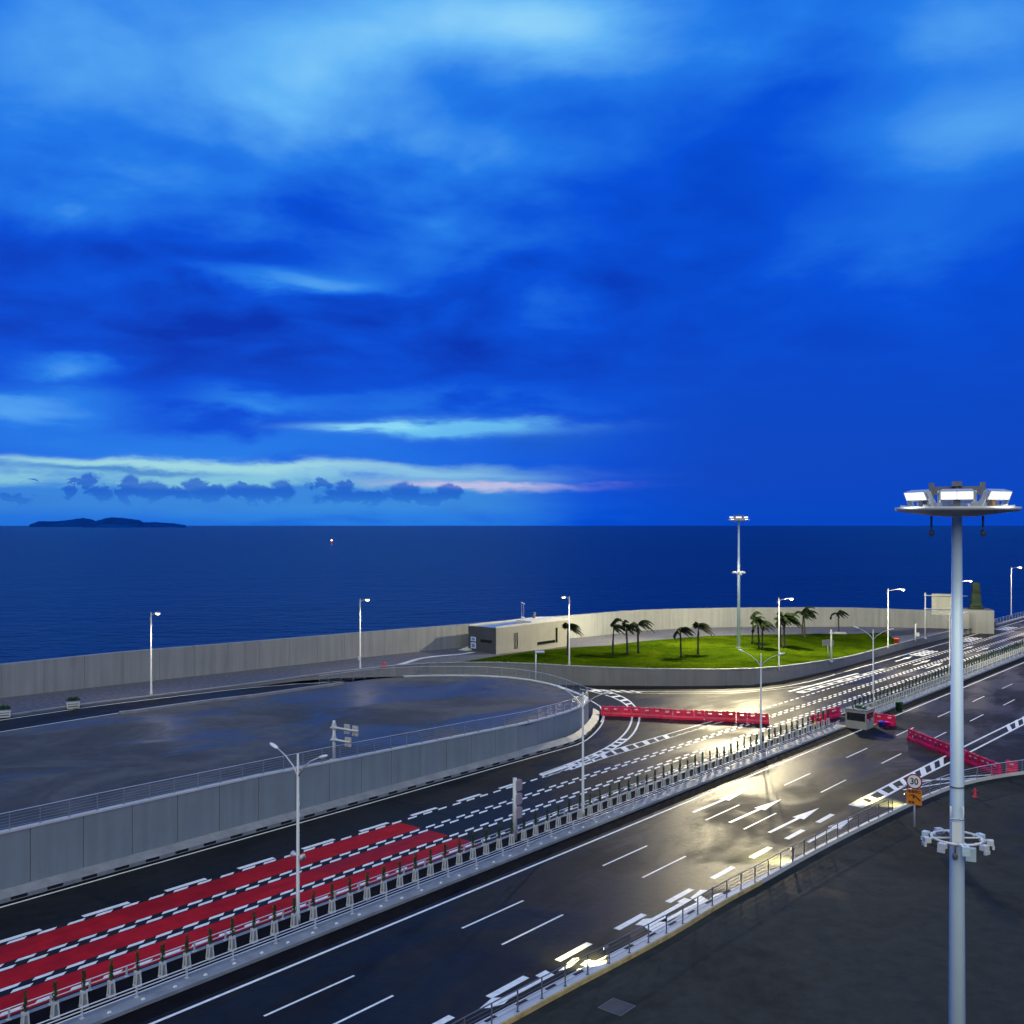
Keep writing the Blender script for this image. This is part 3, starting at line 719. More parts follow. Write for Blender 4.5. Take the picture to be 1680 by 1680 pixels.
WARM = (1.0, 0.83, 0.56)
def single_lamp(label, px, py, toppy, arm, adir, power=1500, box=False, base=None):
    b_ = base or P(px, py, .02); hgt_ = (py-toppy)/F*b_.y; ang = math.atan2(adir[1], adir[0])
    t = thing('street_lamp', label, 'street lamp', b_, ang, 'lit single-armed lamps along the lawn wall and ramp')
    MB().tube([(0, 0, -.4), (0, 0, .6), (0, 0, .65), (0, 0, hgt_)], [.15, .15, .12, .07], 10).build('pole', 'white_metal', t)
    a = MB().tube([(0, 0, hgt_-1.0), (-.35, 0, hgt_-.75), (0, 0, hgt_-.45), (arm*.5, 0, hgt_-.15), (arm, 0, hgt_)], .045, 6).build('arm', 'white_metal', t)
    hd = MB().box((arm+.35, 0, hgt_+.05), (.85, .36, .14), taper=.7).build('lamp_head', 'white_metal', a)
    MB().ell((arm+.38, 0, hgt_-.08), (.36, .22, .16), 10, 6).build('lens', 'lamp_lens', a)
    if box: MB().box((0, -.2, 1.7), (.34, .25, .55)).build('control_box', 'white_metal', t)
    if power > 1600: point('lamp_light', (arm+.38, 0, hgt_-.34), power*1.9, WARM, .25, t)
    else: point('lamp_light', (arm+.38, 0, hgt_-.30), power, WARM, .22, t, math.radians(138), (.22, 0, -1))
    return t
m_ = (-N[0], -N[1])
single_lamp('lit lamp on the ramp kerb nearest the two flower boxes', 248, 1143, 1005, 1.15, m_)
single_lamp('lit lamp with a control box where the pale footpath starts', 591, 1099, 983, 1.2, m_, box=True)
single_lamp('lit lamp with its arm turned toward the plaza, in front of the building', 934, 1092.5, 979, .9, (-.75, -.66))
single_lamp('lit lamp on the lawn wall in front of the palms', 1278, 1096, 981, 1.8, m_, 1800)
single_lamp('lit lamp with a curved arm at the end of the lawn, by the orange bin', 1457, 1063, 966, 2.6, m_, 2600)
f_b = P(1569, 1034)
single_lamp('lit lamp on the road parapet by the green-netted column', 1569, 1034, 952, 2.8, m_, 2600, base=f_b)
single_lamp('lit lamp on the bridge railing beyond the column', 1659, 1010, 930, 2.0, m_, 2600, base=W(1659, 1010, .9))

# ------------------------------------------------------------------ high masts
def high_mast(label, base, hgt_, ring_z, rot, power, lens_power=True):
    t = thing('high_mast', label, 'light mast', base, rot, 'high floodlight masts')
    MB().tube([(0, 0, 0), (0, 0, hgt_*.5), (0, 0, hgt_)], [.34, .26, .17], 12).build('pole', 'mast_paint', t)
    MB().tube([(0, 0, hgt_*.62), (0, 0, hgt_*.62+.05)], [.262, .262], 12).build('pole_joint', 'dark_steel', t)
    MB().tube([(0, 0, 0), (0, 0, .08)], [.6, .6], 12).build('base_plate', 'dark_steel', t)
    # crown: shallow dish ring with floodlights
    cr = MB(); seg = 32; prof = [(.22, -.24), (.6, -.23), (2.02, -.05), (2.12, .0), (2.12, .10), (2.02, .10), (1.75, .02), (.22, -.10)]
    vs = []; fs = []
    for r_, z_ in prof: vs += [(r_*math.cos(2*PI*k/seg), r_*math.sin(2*PI*k/seg), hgt_+z_) for k in range(seg)]
    npf = len(prof)
    for i in range(npf):
        for k in range(seg): fs.append((i*seg+k, i*seg+(k+1) % seg, ((i+1) % npf)*seg+(k+1) % seg, ((i+1) % npf)*seg+k))
    cr.add(vs, fs, True); crown = cr.build('crown_ring', 'white_metal', t)
    mb_ = MB()
    for k in range(8):
        a = 2*PI*k/8+.2; mb_.tube([(.2*math.cos(a), .2*math.sin(a), hgt_+.02), (1.95*math.cos(a), 1.95*math.sin(a), hgt_+.14)], .045, 5)
        mb_.box((1.2*math.cos(a+.35), 1.2*math.sin(a+.35), hgt_+.16), (.34, .26, .26), a)
    mb_.build('spokes', 'steel', crown)
    MB().tube([(0, 0, hgt_), (0, 0, hgt_+.95)], .12, 8).box((0, 0, hgt_+.95), (.34, .34, .18)).build('top_cap', 'dark_steel', t)
    MB().box((0, .25, hgt_+.72), (1.75, .10, .30)).box((-.86, .25, hgt_+.70), (.18, .16, .62)).box((.86, .25, hgt_+.70), (.18, .16, .62)).build('winch_frame', 'dark_steel', t).rotation_euler = (0, 0, PI/2)
    for k, a in enumerate((0, .87, PI-.87, PI, PI+.87, -.87)):
        ca, sa = math.cos(a), math.sin(a); c = Vector((1.72*ca, 1.72*sa, hgt_+.52)); tilt = .42
        M_ = Matrix.Translation(c) @ Matrix.Rotation(a, 4, 'Z') @ Matrix.Rotation(tilt, 4, 'Y')
        fl = MB(); x_, y_, z_ = .09, .58, .165
        fl.hexa([M_ @ Vector(v) for v in [(-x_*2.2, -y_*.8, -z_*.8), (x_, -y_, -z_), (x_, y_, -z_), (-x_*2.2, y_*.8, -z_*.8), (-x_*2.2, -y_*.8, z_*.8), (x_, -y_, z_), (x_, y_, z_), (-x_*2.2, y_*.8, z_*.8)]])
        for e in (-1, 1):
            fl.hexa([M_ @ Vector(v) for v in [(-.12, e*.60-.03, -.52), (.05, e*.60-.03, -.52), (.05, e*.60+.03, -.52), (-.12, e*.60+.03, -.52), (-.12, e*.60-.03, .1), (.05, e*.60-.03, .1), (.05, e*.60+.03, .1), (-.12, e*.60+.03, .1)]])
        fo = fl.build('floodlight', 'steel' if k % 2 else 'white_metal', t)
        for e in (-1, 1):
            ln = MB(); ln.hexa([M_ @ Vector(v) for v in [(x_+.003, e*.265-.25, -z_*.85), (x_+.015, e*.265-.25, -z_*.85), (x_+.015, e*.265+.25, -z_*.85), (x_+.003, e*.265+.25, -z_*.85), (x_+.003, e*.265-.25, z_*.85), (x_+.015, e*.265-.25, z_*.85), (x_+.015, e*.265+.25, z_*.85), (x_+.003, e*.265+.25, z_*.85)]])
            ln.build('lens', 'mast_lens', fo)
        MB().box(c+Vector((-.25*ca-.0*sa, -.25*sa, -.30)), (.2, .22, .3), a).build('ballast_box', 'copper' if k in (1, 3) else 'dark_steel', fo)
    for s_ in (-1, 1):
        MB().tube([(s_*.86, 0, hgt_-.22), (s_*.86, 0, hgt_-.62)], .045, 6).tube([(s_*.86, 0, hgt_-.62), (s_*.86, 0, hgt_-.72)], .02, 5).ell((s_*.86, 0, hgt_-.84), (.10, .10, .13), 8, 6).build('winch_hook', 'dark_steel', t).rotation_euler = (0, 0, PI/2)
    # lower ring with camera boxes
    rg = MB(); n_ = 36; rg.tube([(.86*math.cos(2*PI*k/n_), .86*math.sin(2*PI*k/n_), ring_z) for k in range(n_+1)], .05, 6)
    for k in range(4): a = PI/2*k+.4; rg.tube([(.25*math.cos(a), .25*math.sin(a), ring_z), (.86*math.cos(a), .86*math.sin(a), ring_z)], .035, 5)
    ring = rg.build('service_ring', 'white_metal', t)
    for k in range(9):
        a = 2*PI*k/9+.25; c = Vector((1.10*math.cos(a), 1.10*math.sin(a), ring_z-.06))
        b_ = MB().box(c, (.22, .26, .18), a).box(c+Vector((.10*math.cos(a), .10*math.sin(a), -.16)), (.08, .26, .12), a).box(c+Vector((-.2*math.cos(a), -.2*math.sin(a), .06)), (.3, .06, .06), a)
        b_.build('camera_box', 'white_metal' if k % 3 else 'mast_paint', ring)
    MB().box((.0, -.46, ring_z+.32), (.32, .16, .72), 0, 1.0, -.20).build('panel_box', 'white_metal', t).rotation_euler = (0, 0, PI/2)
    MB().tube([(-.20, -.50, ring_z+1.25), (-.23, -.42, ring_z+.78), (.23, -.42, ring_z+.78), (.20, -.36, ring_z+1.25)], .04, 6).build('bracket', 'white_metal', t).rotation_euler = (0, 0, PI/2)
    MB().box((.46, -.42, ring_z-.42), (.34, .22, .46)).build('junction_box', 'mast_paint', t).rotation_euler = (0, 0, PI/2)
    MB().tube([(-.06, -.36, ring_z-.2), (-.06, -.36, ring_z-.45)], .03, 6).ell((-.06, -.36, ring_z-.58), (.10, .05, .13), 10, 6).build('pulley', 'dark_steel', t).rotation_euler = (0, 0, PI/2)
    return t
mx, my = W(1570, 862+F*26/37.0)[:2]
nm = high_mast('tall pale blue high mast rising from the dark car park', (mx, my, .01), 26.55, 26-513/F*37.0, math.atan2(-my, -mx), 0)
for k in range(4):
    a = PI/4+PI/2*k
    point('flood_light', (2.3*math.cos(a), 2.3*math.sin(a), 26.8), 800, (1.0, .95, .82), .7, nm, math.radians(160), (.8*math.cos(a), .8*math.sin(a), -1))
fm = P(1212, 1062)
fmast = high_mast('tall high mast standing on the lawn among the palms', (fm.x, fm.y, fm.z), 26+9/F*fm.y-fm.z, (862-938)/F*fm.y+26-fm.z, math.atan2(-fm.y, -fm.x), 0)
for k in range(4):
    a = PI/4+PI/2*k
    point('flood_light', (2.3*math.cos(a), 2.3*math.sin(a), 26+9/F*fm.y-fm.z+.2), (125000 if math.cos(a) > 0 else 85000), (1.0, .86, .52), .7, fmast, math.radians(132), (1.15*math.cos(a), 1.15*math.sin(a), -1))

# ================================================================== RAILINGS
def railing(name, label, pts, hgt_, step, wires, m='steel', pr=.035):
    pts = [Vector(p) for p in pts]; o0 = pts[0].copy(); t = thing(name, label, 'railing', o0)
    fine_ = resample(pts, step); rel = [p-o0 for p in fine_]
    MB().tube([p+Vector((0, 0, hgt_)) for p in rel], pr, 6).build('top_rail', 'steel' if m == 'rail_steel' else m, t)
    for k in range(wires):
        h = hgt_*(k+1)/(wires+1); MB().tube([p+Vector((0, 0, h)) for p in rel], .014, 4).build('wire', m, t)
    me = MB().box((0, 0, hgt_/2), (.06, .06, hgt_)).box((0, 0, .012), (.16, .16, .024)).mesh('post'); me.materials.append(MAT[m])
    nn = norms(fine_)
    for p, n_ in zip(rel, nn): link('post', me, t, p, math.atan2(n_.y, n_.x))
    return t
pe = offs(plaza_edge, .22)
pe = [Vector((p.x, p.y, zp(p.x)+.20)) for p in pe]
railing('plaza_railing', 'long thin wire railing round the edge of the raised plaza', pe[2:len(plaza_front)-1+3*17], 1.25, 2.15, 5, 'rail_steel', .03)
# near-right kerb
kerb_px = [(620, 1806), (760, 1722), (840, 1678), (920, 1634), (1000, 1592), (1100, 1538), (1180, 1489), (1260, 1445), (1320, 1411), (1380, 1379), (1440, 1349), (1490, 1325), (1530, 1307), (1570, 1292), (1620, 1280), (1680, 1270.5), (1760, 1262), (1860, 1254)]
kline = smooth([W(*p) for p in kerb_px], 4)
kr = resample(kline, 2.45); o0 = Vector((kr[0].x, kr[0].y, 0))
kt = thing('road_kerb', 'pale kerb with a yellow face along the dark car park', 'kerb', o0)
mb = MB(); mb2 = MB(); nn = norms(kr)
for i in range(len(kr)-1):
    wA = 1.05 if UV(kr[i])[0] < 62 else max(.45, 1.05-(UV(kr[i])[0]-62)*.06); wB = 1.05 if UV(kr[i+1])[0] < 62 else max(.45, 1.05-(UV(kr[i+1])[0]-62)*.06)
    a, b = kr[i]-o0, kr[i+1]-o0; c, d_ = b+nn[i+1]*wB, a+nn[i]*wA; zt = Vector((0, 0, .34)); z2 = Vector((0, 0, .22))
    g = (b-a).normalized()*.012
    m1 = MB(); m1.hexa([a+g, b-g, c-g, d_+g, a+g+zt, b-g+zt, c-g+z2, d_+g+z2]); m1.build('kerb_block', 'coping', kt)
    a2, b2 = a-nn[i]*.05, b-nn[i+1]*.05
    if UV(kr[i])[0] < 66: mb2.hexa([a2, b2, b-nn[i+1]*.004, a-nn[i]*.004, a2+Vector((0, 0, .27)), b2+Vector((0, 0, .27)), b-nn[i+1]*.004+Vector((0, 0, .27)), a-nn[i]*.004+Vector((0, 0, .27))])
mb2.build('yellow_face', 'yellow_concrete', kt)  # yellow strip on the kerb side toward the car park
sl_me = MB().box((0, 0, 0), (.8, .2, .05)).mesh('drain_slot'); sl_me.materials.append(MAT['slot'])
for i in range(len(kr)-1):
    if UV(kr[i])[0] < 64:
        p = (kr[i]+kr[i+1])/2-o0+nn[i]*.72; link('drain_slot', sl_me, kt, (p.x, p.y, .263), math.atan2(nn[i].y, nn[i].x)-PI/2)
rl = [p+n_*.12+Vector((0, 0, .335)) for p, n_ in zip(kline, norms(kline))]
r1 = [p for p in rl if UV(p)[0] < 93.0]; r2 = [p for p in rl if UV(p)[0] > 97.5]
railing('kerb_railing', 'dark posted railing on the kerb, from the merge arrows to the speed sign', r1, 1.15, 2.0, 4, 'dark_steel')
railing('kerb_railing', 'pale railing curving away right behind the speed sign', r2, 1.15, 2.3, 4, 'rail_steel')
# bridge railing far right
railing('bridge_railing', 'steel railing on the bridge beyond the netted column', [Vector((p.x, p.y, .3)) for p in [R(251+6*i, 71.6) for i in range(20)]], 1.5, 3.0, 4)
mb = MB(); mb.prism([R(249, 71.2)[:2], R(420, 71.2)[:2], R(420, 72.4)[:2], R(249, 72.4)[:2]], -.1, .31); tag(mb.build('bridge_parapet', 'kerb'), 'low concrete parapet under the bridge railing', 'parapet')

# car park beyond the kerb
cp = [(p.x, p.y) for p in kline]+[tuple(R(240, 0)[:2]), tuple(R(240, -58)[:2]), tuple(R(-60, -58)[:2])]
mb = MB(); mb.sheet(cp, .012); struct('car_park', mb, 'lot_asphalt')
# low yellow kerb lamps
for lab, px, py in (('low yellow kerb lamp shining on the road beside the longest merge arrow', 1008, 1577), ('low yellow kerb lamp shining on the road by the short wide dashes', 1297, 1414), ('low yellow kerb lamp glowing behind the orange sign plate', 1487, 1316)):
    p = W(px, py, .3); q_ = min(kline, key=lambda k_: (k_-p).length); n_ = norms(kline)[kline.index(q_)]
    t = thing('kerb_lamp', lab, 'lamp', (q_.x+n_.x*.28, q_.y+n_.y*.28, .30), math.atan2(n_.y, n_.x), 'low lamps along the kerb')
    MB().box((-.08, 0, .95), (.16, .36, .14)).box((-.10, 0, .5), (.05, .05, .9)).build('housing', 'dark_steel', t)
    MB().box((.02, 0, .93), (.03, .30, .10)).build('lens', 'kerb_lens', t)
    point('kerb_light', (.10, 0, .90), (2600 if px < 1100 else 13000), (1.0, .86, .30), .25, t, math.radians(92), (1, 0, -1.05))

# ================================================================== BUILDING
bb = P(814, 1073); ang = math.atan2(P(943, 1060).y-bb.y, P(943, 1060).x-bb.x)
bld = thing('pump_house', 'flat-roofed cream service building with dark slit windows beside the lawn', 'building', (bb.x, bb.y, bb.z-.5), ang)
LB, DB, HB = 22.8, 6.4, 4.95
MB().box((LB/2-.9, DB/2, HB/2), (LB-1.8, DB-.02, HB)).build('wall', 'building_wall', bld)
MB().box((-.06, DB/2, HB/2+.02), (.14, DB, HB+.06)).build('end_wall', 'building_grey', bld)
MB().box((LB-.95, DB/2+.6, (HB-1.6)/2), (1.7, DB-1.5, HB-1.6)).build('annex', 'building_wall', bld)
mb = MB()
for c, d_ in (((LB/2-.9, .12, HB+.15), (LB-1.8, .24, .30)), ((LB/2-.9, DB-.12, HB+.15), (LB-1.8, .24, .30)), ((LB-1.92, DB/2, HB+.15), (.24, DB-.5, .30))): mb.box(c, d_)
mb.build('roof_parapet', 'coping', bld)
MB().box((LB/2-1.2, DB/2, HB+.04), (LB-3.0, DB-.6, .06)).build('roof', 'roof_wet', bld)
MB().box((LB*.66, DB*.35, HB+.28), (LB*.42, DB*.55, .42)).build('roof_slab', 'coping', bld)
for x_, w_, z0, z1 in ((5.1, .28, .95, 3.75), (5.75, .28, .95, 3.75), (17.3, .62, 1.0, 3.75)):
    wn = MB().box((x_, .01, (z0+z1)/2), (w_, .10, z1-z0)).build('window', 'glass_dark', bld)
    MB().box((x_-w_/2-.05, -.03, (z0+z1)/2), (.08, .06, z1-z0+.16)).box((x_+w_/2+.05, -.03, (z0+z1)/2), (.08, .06, z1-z0+.16)).build('frame', 'building_wall', wn)
wn = MB().box((14.25, .01, 1.27), (5.46, .10, .54)).build('window', 'glass_dark', bld)
MB().box((14.3, -.03, .95), (5.7, .06, .08)).build('frame', 'building_wall', wn)
MB().box((-.12, 2.2, 2.6), (.10, 2.6, .50)).build('window', 'glass_dark', bld)
for z_, h in ((2.75, .75), (1.62, 1.0)): 
    o_ = MB().box((-.15, 5.2, z_), (.06, 1.15, h)).build('notice_board', 'sign_white', bld); MB().box((-.19, 5.2, z_), (.03, .85, h*.7)).build('notice', 'sign_blue', o_)
MB().tube([(12.2, 4.2, HB), (12.2, 4.2, HB+1.0)], .12, 6).tube([(12.2, 4.2, HB+1), (12.2, 4.2, HB+3.6)], .03, 5).tube([(13.0, 4.4, HB), (13.0, 4.4, HB+3.4)], .03, 5).box((12.2, 4.2, HB+3.6), (.25, .25, .12)).box((13.0, 4.4, HB+3.4), (.25, .25, .12)).ell((12.4, 4.0, HB+.7), (.3, .3, .25), 8, 6).build('antenna', 'steel', bld)
MB().tube([(16.6, 4.8, HB), (16.6, 4.8, HB+1.3)], .28, 10).tube([(16.6, 4.8, HB+1.3), (16.6, 4.8, HB+1.5)], [.42, .1], 10).build('vent', 'dark_steel', bld)
st_ = P(764, 1069); sb = thing('steps', 'short pale steps at the end of the footpath by the building', 'steps', (st_.x, st_.y, st_.z), ang)
for i in range(3): MB().box((1.2+i*.9, 1.4, .06+i*.08), (.85, 2.0, .12+i*.16)).build('step', 'coping', sb)

# ================================================================== PALMS (leaning in the sea wind)
def palm_meshes(seed):
    rnd = random.Random(seed); tr = MB(); th_ = rnd.uniform(3.7, 4.3); lean = rnd.uniform(-.12, .2)
    tr.tube([(0, 0, -.1), (.02, 0, .4), (lean*.4, 0, th_*.5), (lean, 0, th_)], [.22, .16, .14, .10], 8)
    cs = Vector((lean, 0, th_)); lf_ = MB()
    lf_.tube([cs+Vector((0, 0, -.5)), cs+Vector((0, 0, .25))], [.12, .06], 6)
    nf = rnd.randint(10, 12)
    for i in range(nf):
        a = 2*PI*i/nf+rnd.uniform(-.3, .3); ln_ = rnd.uniform(2.1, 3.1); el_ = rnd.uniform(.25, 1.25)
        pts = []; p = cs+Vector((0, 0, .15)); dirv = Vector((math.cos(a)*math.cos(el_), math.sin(a)*math.cos(el_), math.sin(el_)))
        for k_ in range(11):
            pts.append(p.copy()); dirv = (dirv+Vector((.19, -.03, -.15-.02*k_))).normalized(); p = p+dirv*(ln_/10)
        lf_.tube(pts, [.03-.0024*k_ for k_ in range(11)], 4)
        for k_ in range(1, 10):
            for f__ in (0, .33, .66):
                b_ = pts[k_]+(pts[k_+1]-pts[k_])*f__ if k_ < 10 else pts[k_]; tg = (pts[k_+1]-pts[k_]).normalized()
                sd_ = tg.cross(Vector((0, 0, 1))); sd_ = sd_.normalized() if sd_.length > .05 else Vector((0, 1, 0))
                for s_ in (-1, 1):
                    dd = (sd_*s_+tg*.55+Vector((.30, 0, -.75-.3*rnd.random()))).normalized(); l_ = .74*(1-abs(k_-4.5)/8)*rnd.uniform(.8, 1.15)
                    w_ = tg*.078; lf_.add([b_-w_, b_+w_, b_+dd*l_*.55+w_*.8, b_+dd*l_], [(0, 1, 2), (0, 2, 3)])
    if rnd.random() < .5:          # a dead frond hanging down the stem
        for k_ in range(14): lf_.add([cs+Vector((.05, rnd.uniform(-.12, .12), -.2-k_*.08)), cs+Vector((-.12, rnd.uniform(-.2, .2), -.3-k_*.08)), cs+Vector((rnd.uniform(-.25, .25), rnd.uniform(-.1, .1), -.75-k_*.08))], [(0, 1, 2)])
    a_, b_ = tr.mesh('trunk'), lf_.mesh('crown'); a_.materials.append(MAT['trunk']); b_.materials.append(MAT['palm_leaf']); return a_, b_
pv = [palm_meshes(s_) for s_ in (11, 23, 37, 41, 58)]
palms = [(931, 1075, 1024, 'windblown palm behind the lit lamp at the end of the building'), (1005, 1074, 1027, 'windblown palm with a hanging dead frond, first beyond the building'), (1029, 1075, 1026, 'slim windblown palm standing close beside a wider-crowned one'), (1047, 1072, 1018, 'wide-crowned windblown palm with a long drooping frond, beside a slim one'),
         (1117, 1079, 1029, 'windblown palm nearest the lawn wall, drooping toward the building'), (1145, 1074, 1022, 'straight windblown palm with one upright frond'), (1234, 1057, 1016, 'small windblown palm just beyond the high mast'), (1245, 1064, 1020, 'windblown palm hidden between two others by the high mast'), (1251, 1066, 1018, 'bushy windblown palm in the cluster by the high mast'),
         (1280, 1062, 1015, 'palm partly hidden behind the lamp on the lawn wall'), (1286, 1064, 1010, 'leaning palm beside the lamp on the lawn wall'), (1316, 1044, 1006, 'palm of the close pair near the sea wall, with the shorter fronds'), (1320, 1048, 1003, 'palm of the close pair near the sea wall, with long trailing fronds'), (1376, 1039, 1000, 'lone palm near the sea wall at the far end of the lawn')]
for i, (px, py, ty, lab) in enumerate(palms):
    b_ = P(px, py, .03); hgt_ = (py-ty)/F*b_.y; t = thing('palm_tree', lab, 'palm', b_, random.uniform(-.5, .5), 'windblown palms on the lawn'); s_ = hgt_/4.7*random.uniform(.94, 1.06)
    t.scale = (s_, s_, s_); link('trunk', pv[i % 5][0], t); link('crown', pv[i % 5][1], t)

# ================================================================== BARRIERS
def barrier_mesh():
    mb_ = MB(); l = 1.46; 
    def ring(z0, z1, y0, y1, x0=-l/2, x1=l/2): mb_.hexa([(x0, -y0, z0), (x1, -y0, z0), (x1, y0, z0), (x0, y0, z0), (x0, -y1, z1), (x1, -y1, z1), (x1, y1, z1), (x0, y1, z1)])
    ring(0, .22, .26, .25); ring(.22, .40, .25, .17)
    ring(.40, .52, .17, .15, -l/2, -.36); ring(.40, .52, .17, .15, .36, l/2); ring(.40, .52, .10, .09, -.36, .36)
    ring(.52, .72, .15, .13); ring(.72, .88, .13, .11, -l/2, -.26); ring(.72, .88, .13, .11, .26, l/2); ring(.88, 1.05, .11, .10)
    ring(1.05, 1.12, .10, .05, -l/2+.12, -.30); ring(1.05, 1.12, .10, .05, .30, l/2-.12)
    me = mb_.mesh('barrier_body'); me.materials.append(MAT['barrier_red']); return me
mat('barrier_faded', (0.60, 0.016, 0.075), 0.5, var=0.3, vs=1.5)
mat('barrier_dark', (0.62, 0.006, 0.050), 0.42, var=0.3, vs=1.5)
bm_ = barrier_mesh(); bms = [bm_, bm_.copy(), bm_.copy()]; bms[1].materials[0] = MAT['barrier_faded']; bms[2].materials[0] = MAT['barrier_dark']
rs = MB().box((0, -.125, .80), (.46, .03, .10)).mesh('reflector_strip'); rs.materials.append(MAT['reflective'])
bproto = thing('barrier', 'x', 'barrier', (0, 0, 0)); link('body', bm_, bproto); link('reflector_strip', rs, bproto)
bfirst = [True]
def barriers(a, b, n, label, group, jit=.03, wob=.0):
    a, b = Vector(a), Vector(b); d_ = b-a; ang_ = math.atan2(d_.y, d_.x); sc = d_.length/n/1.5
    for i in range(n):
        p = a+d_*((i+.5)/n)+Vector((random.uniform(-.04, .04), random.uniform(-jit, jit)*2+wob*math.sin(i*.6), .002))
        if bfirst[0]: r_ = bproto; bfirst[0] = False
        else: r_ = dup(bproto, p)
        r_.location = p; r_.rotation_euler = (0, 0, ang_+random.uniform(-jit, jit)); r_.scale = (sc, 1.15, 1.22); r_['label'] = label; r_['group'] = group
        for ch in r_.children:
            if ch.name.startswith('body'): ch.data = random.choice(bms)
barriers(W(986, 1173.5), W(1208, 1184), 13, 'red plastic barrier in the long row across the turning lane', 'barrier row across the turning lane', .07, .12)
barriers(W(1208, 1184.5), W(1262, 1187.5), 3, 'red plastic barrier at the lamp end of the turning-lane row, beyond the gap', 'last barriers of the turning-lane row')
barriers(W(1330, 1190), W(1354, 1187), 1, 'lone red barrier in front of the shrub stands left of the booth', 'loose barriers by the booth')
barriers(W(1357, 1180), W(1378, 1175), 1, 'red barrier set slightly back behind the shrub stands, near the booth', 'loose barriers by the booth')
barriers(W(1434, 1186), W(1469, 1191), 2, 'red plastic barrier standing against the booth on the dark carriageway', 'barrier pair beside the booth')
barriers(W(1491, 1213), W(1640, 1274), 16, 'red plastic barrier in the line slanting across the near carriageway', 'barrier line across the near carriageway', .08)
barriers(W(1650, 1267), W(1670, 1269.5), 1, 'single red barrier apart from the end of the slanting line', 'loose barriers by the railing')

# ------------------------------------------------------------------ booth and clutter
bk = R(129.3, 49.1); bt = thing('guard_booth', 'square tan guard booth with wide windows in the median gap', 'booth', bk, RZ)
bw, bd, bh = 2.7, 2.7, 2.5
MB().box((0, 0, .5), (bw, bd, 1.0)).build('lower_wall', 'building_wall', bt)
for sx in (-1, 1):
    for sy in (-1, 1): MB().box((sx*(bw/2-.08), sy*(bd/2-.08), 1.55), (.16, .16, 1.1)).build('corner_post', 'building_wall', bt)
for sx, sy, d_ in ((0, -1, (bw-.34, .04, 1.08)), (0, 1, (bw-.34, .04, 1.08)), (-1, 0, (.04, bd-.34, 1.08)), (1, 0, (.04, bd-.34, 1.08))): MB().box((sx*(bw/2-.08), sy*(bd/2-.08), 1.55), d_).build('window', 'glass_dark', bt)
MB().box((0, 0, bh-.28), (bw+.1, bd+.1, .36)).build('fascia', 'building_wall', bt)
MB().box((0, 0, bh-.06), (bw+.3, bd+.3, .08)).build('roof', 'wall_dark', bt)
MB().box((.3, .2, bh+.14), (1.0, .8, .32)).tube([(-.8, .6, bh), (-.8, .6, bh+.5)], .1, 6).ell((-.3, -.7, bh+.15), (.4, .3, .2), 8, 5).build('roof_unit', 'green_plastic', bt)
for x_, c_ in ((-.9, 'white_metal'), (-.5, 'hydrant'), (.1, 'sign_blue'), (.6, 'white_metal')): MB().box((x_, -bd/2-.04, 1.18), (.22, .06, .28)).build('notice', c_, bt)
def bucket(name, label, cat, p, r, h, m):
    t = thing(name, label, cat, p); MB().tube([(0, 0, .004), (0, 0, h*.9), (0, 0, h*.9), (0, 0, h)], [r*.85, r, r*1.1, r*1.1], 12).build('body', m, t); MB().tube([(0, 0, h), (0, 0, h+.06)], [r*1.02, r*.7], 12).build('lid', m, t)
bucket('drum', 'green drum standing by the guard rail beyond the booth', 'drum', W(1475, 1166), .5, 1.25, 'green_plastic')
bucket('bucket', 'blue bucket at the foot of the booth-side barrier', 'bucket', W(1446, 1192.5), .34, .7, 'blue_plastic')
bucket('bucket', 'pink bucket next to the blue one', 'bucket', W(1455.5, 1193), .32, .7, 'pink_plastic')
bucket('bin', 'bright orange bin at the end of the lawn', 'bin', P(1471, 1057, .03), .55, 1.2, 'orange_plastic')
def cone(label, p):
    t = thing('traffic_cone', label, 'traffic cone', p); MB().box((0, 0, .03), (.5, .5, .06)).build('base', 'sign_black', t); MB().tube([(0, 0, .06), (0, 0, .9)], [.24, .05], 12).build('cone', 'yellow', t); MB().tube([(0, 0, .42), (0, 0, .62)], [.176, .130], 12).build('band', 'sign_white', t)
cone('yellow cone at the start of the slanting barrier line', W(1498, 1216)); cone('yellow cone in front of the lone red barrier', W(1337, 1194)); cone('yellow cone among the shrub stands', R(121.8, 54.8))
def hydrant(label, p):
    t = thing('fire_hydrant', label, 'hydrant', p); MB().tube([(0, 0, 0), (0, 0, .1), (0, 0, .1), (0, 0, .75), (0, 0, .95)], [.22, .22, .14, .14, .05], 10).build('body', 'hydrant', t); MB().tube([(-.26, 0, .6), (.26, 0, .6)], .08, 8).build('outlet', 'hydrant', t)
hydrant('red hydrant standing alone in the dark car park', W(1599.5, 1309, .012)); hydrant('small red hydrant on the gravel near the footpath', P(630, 1096))

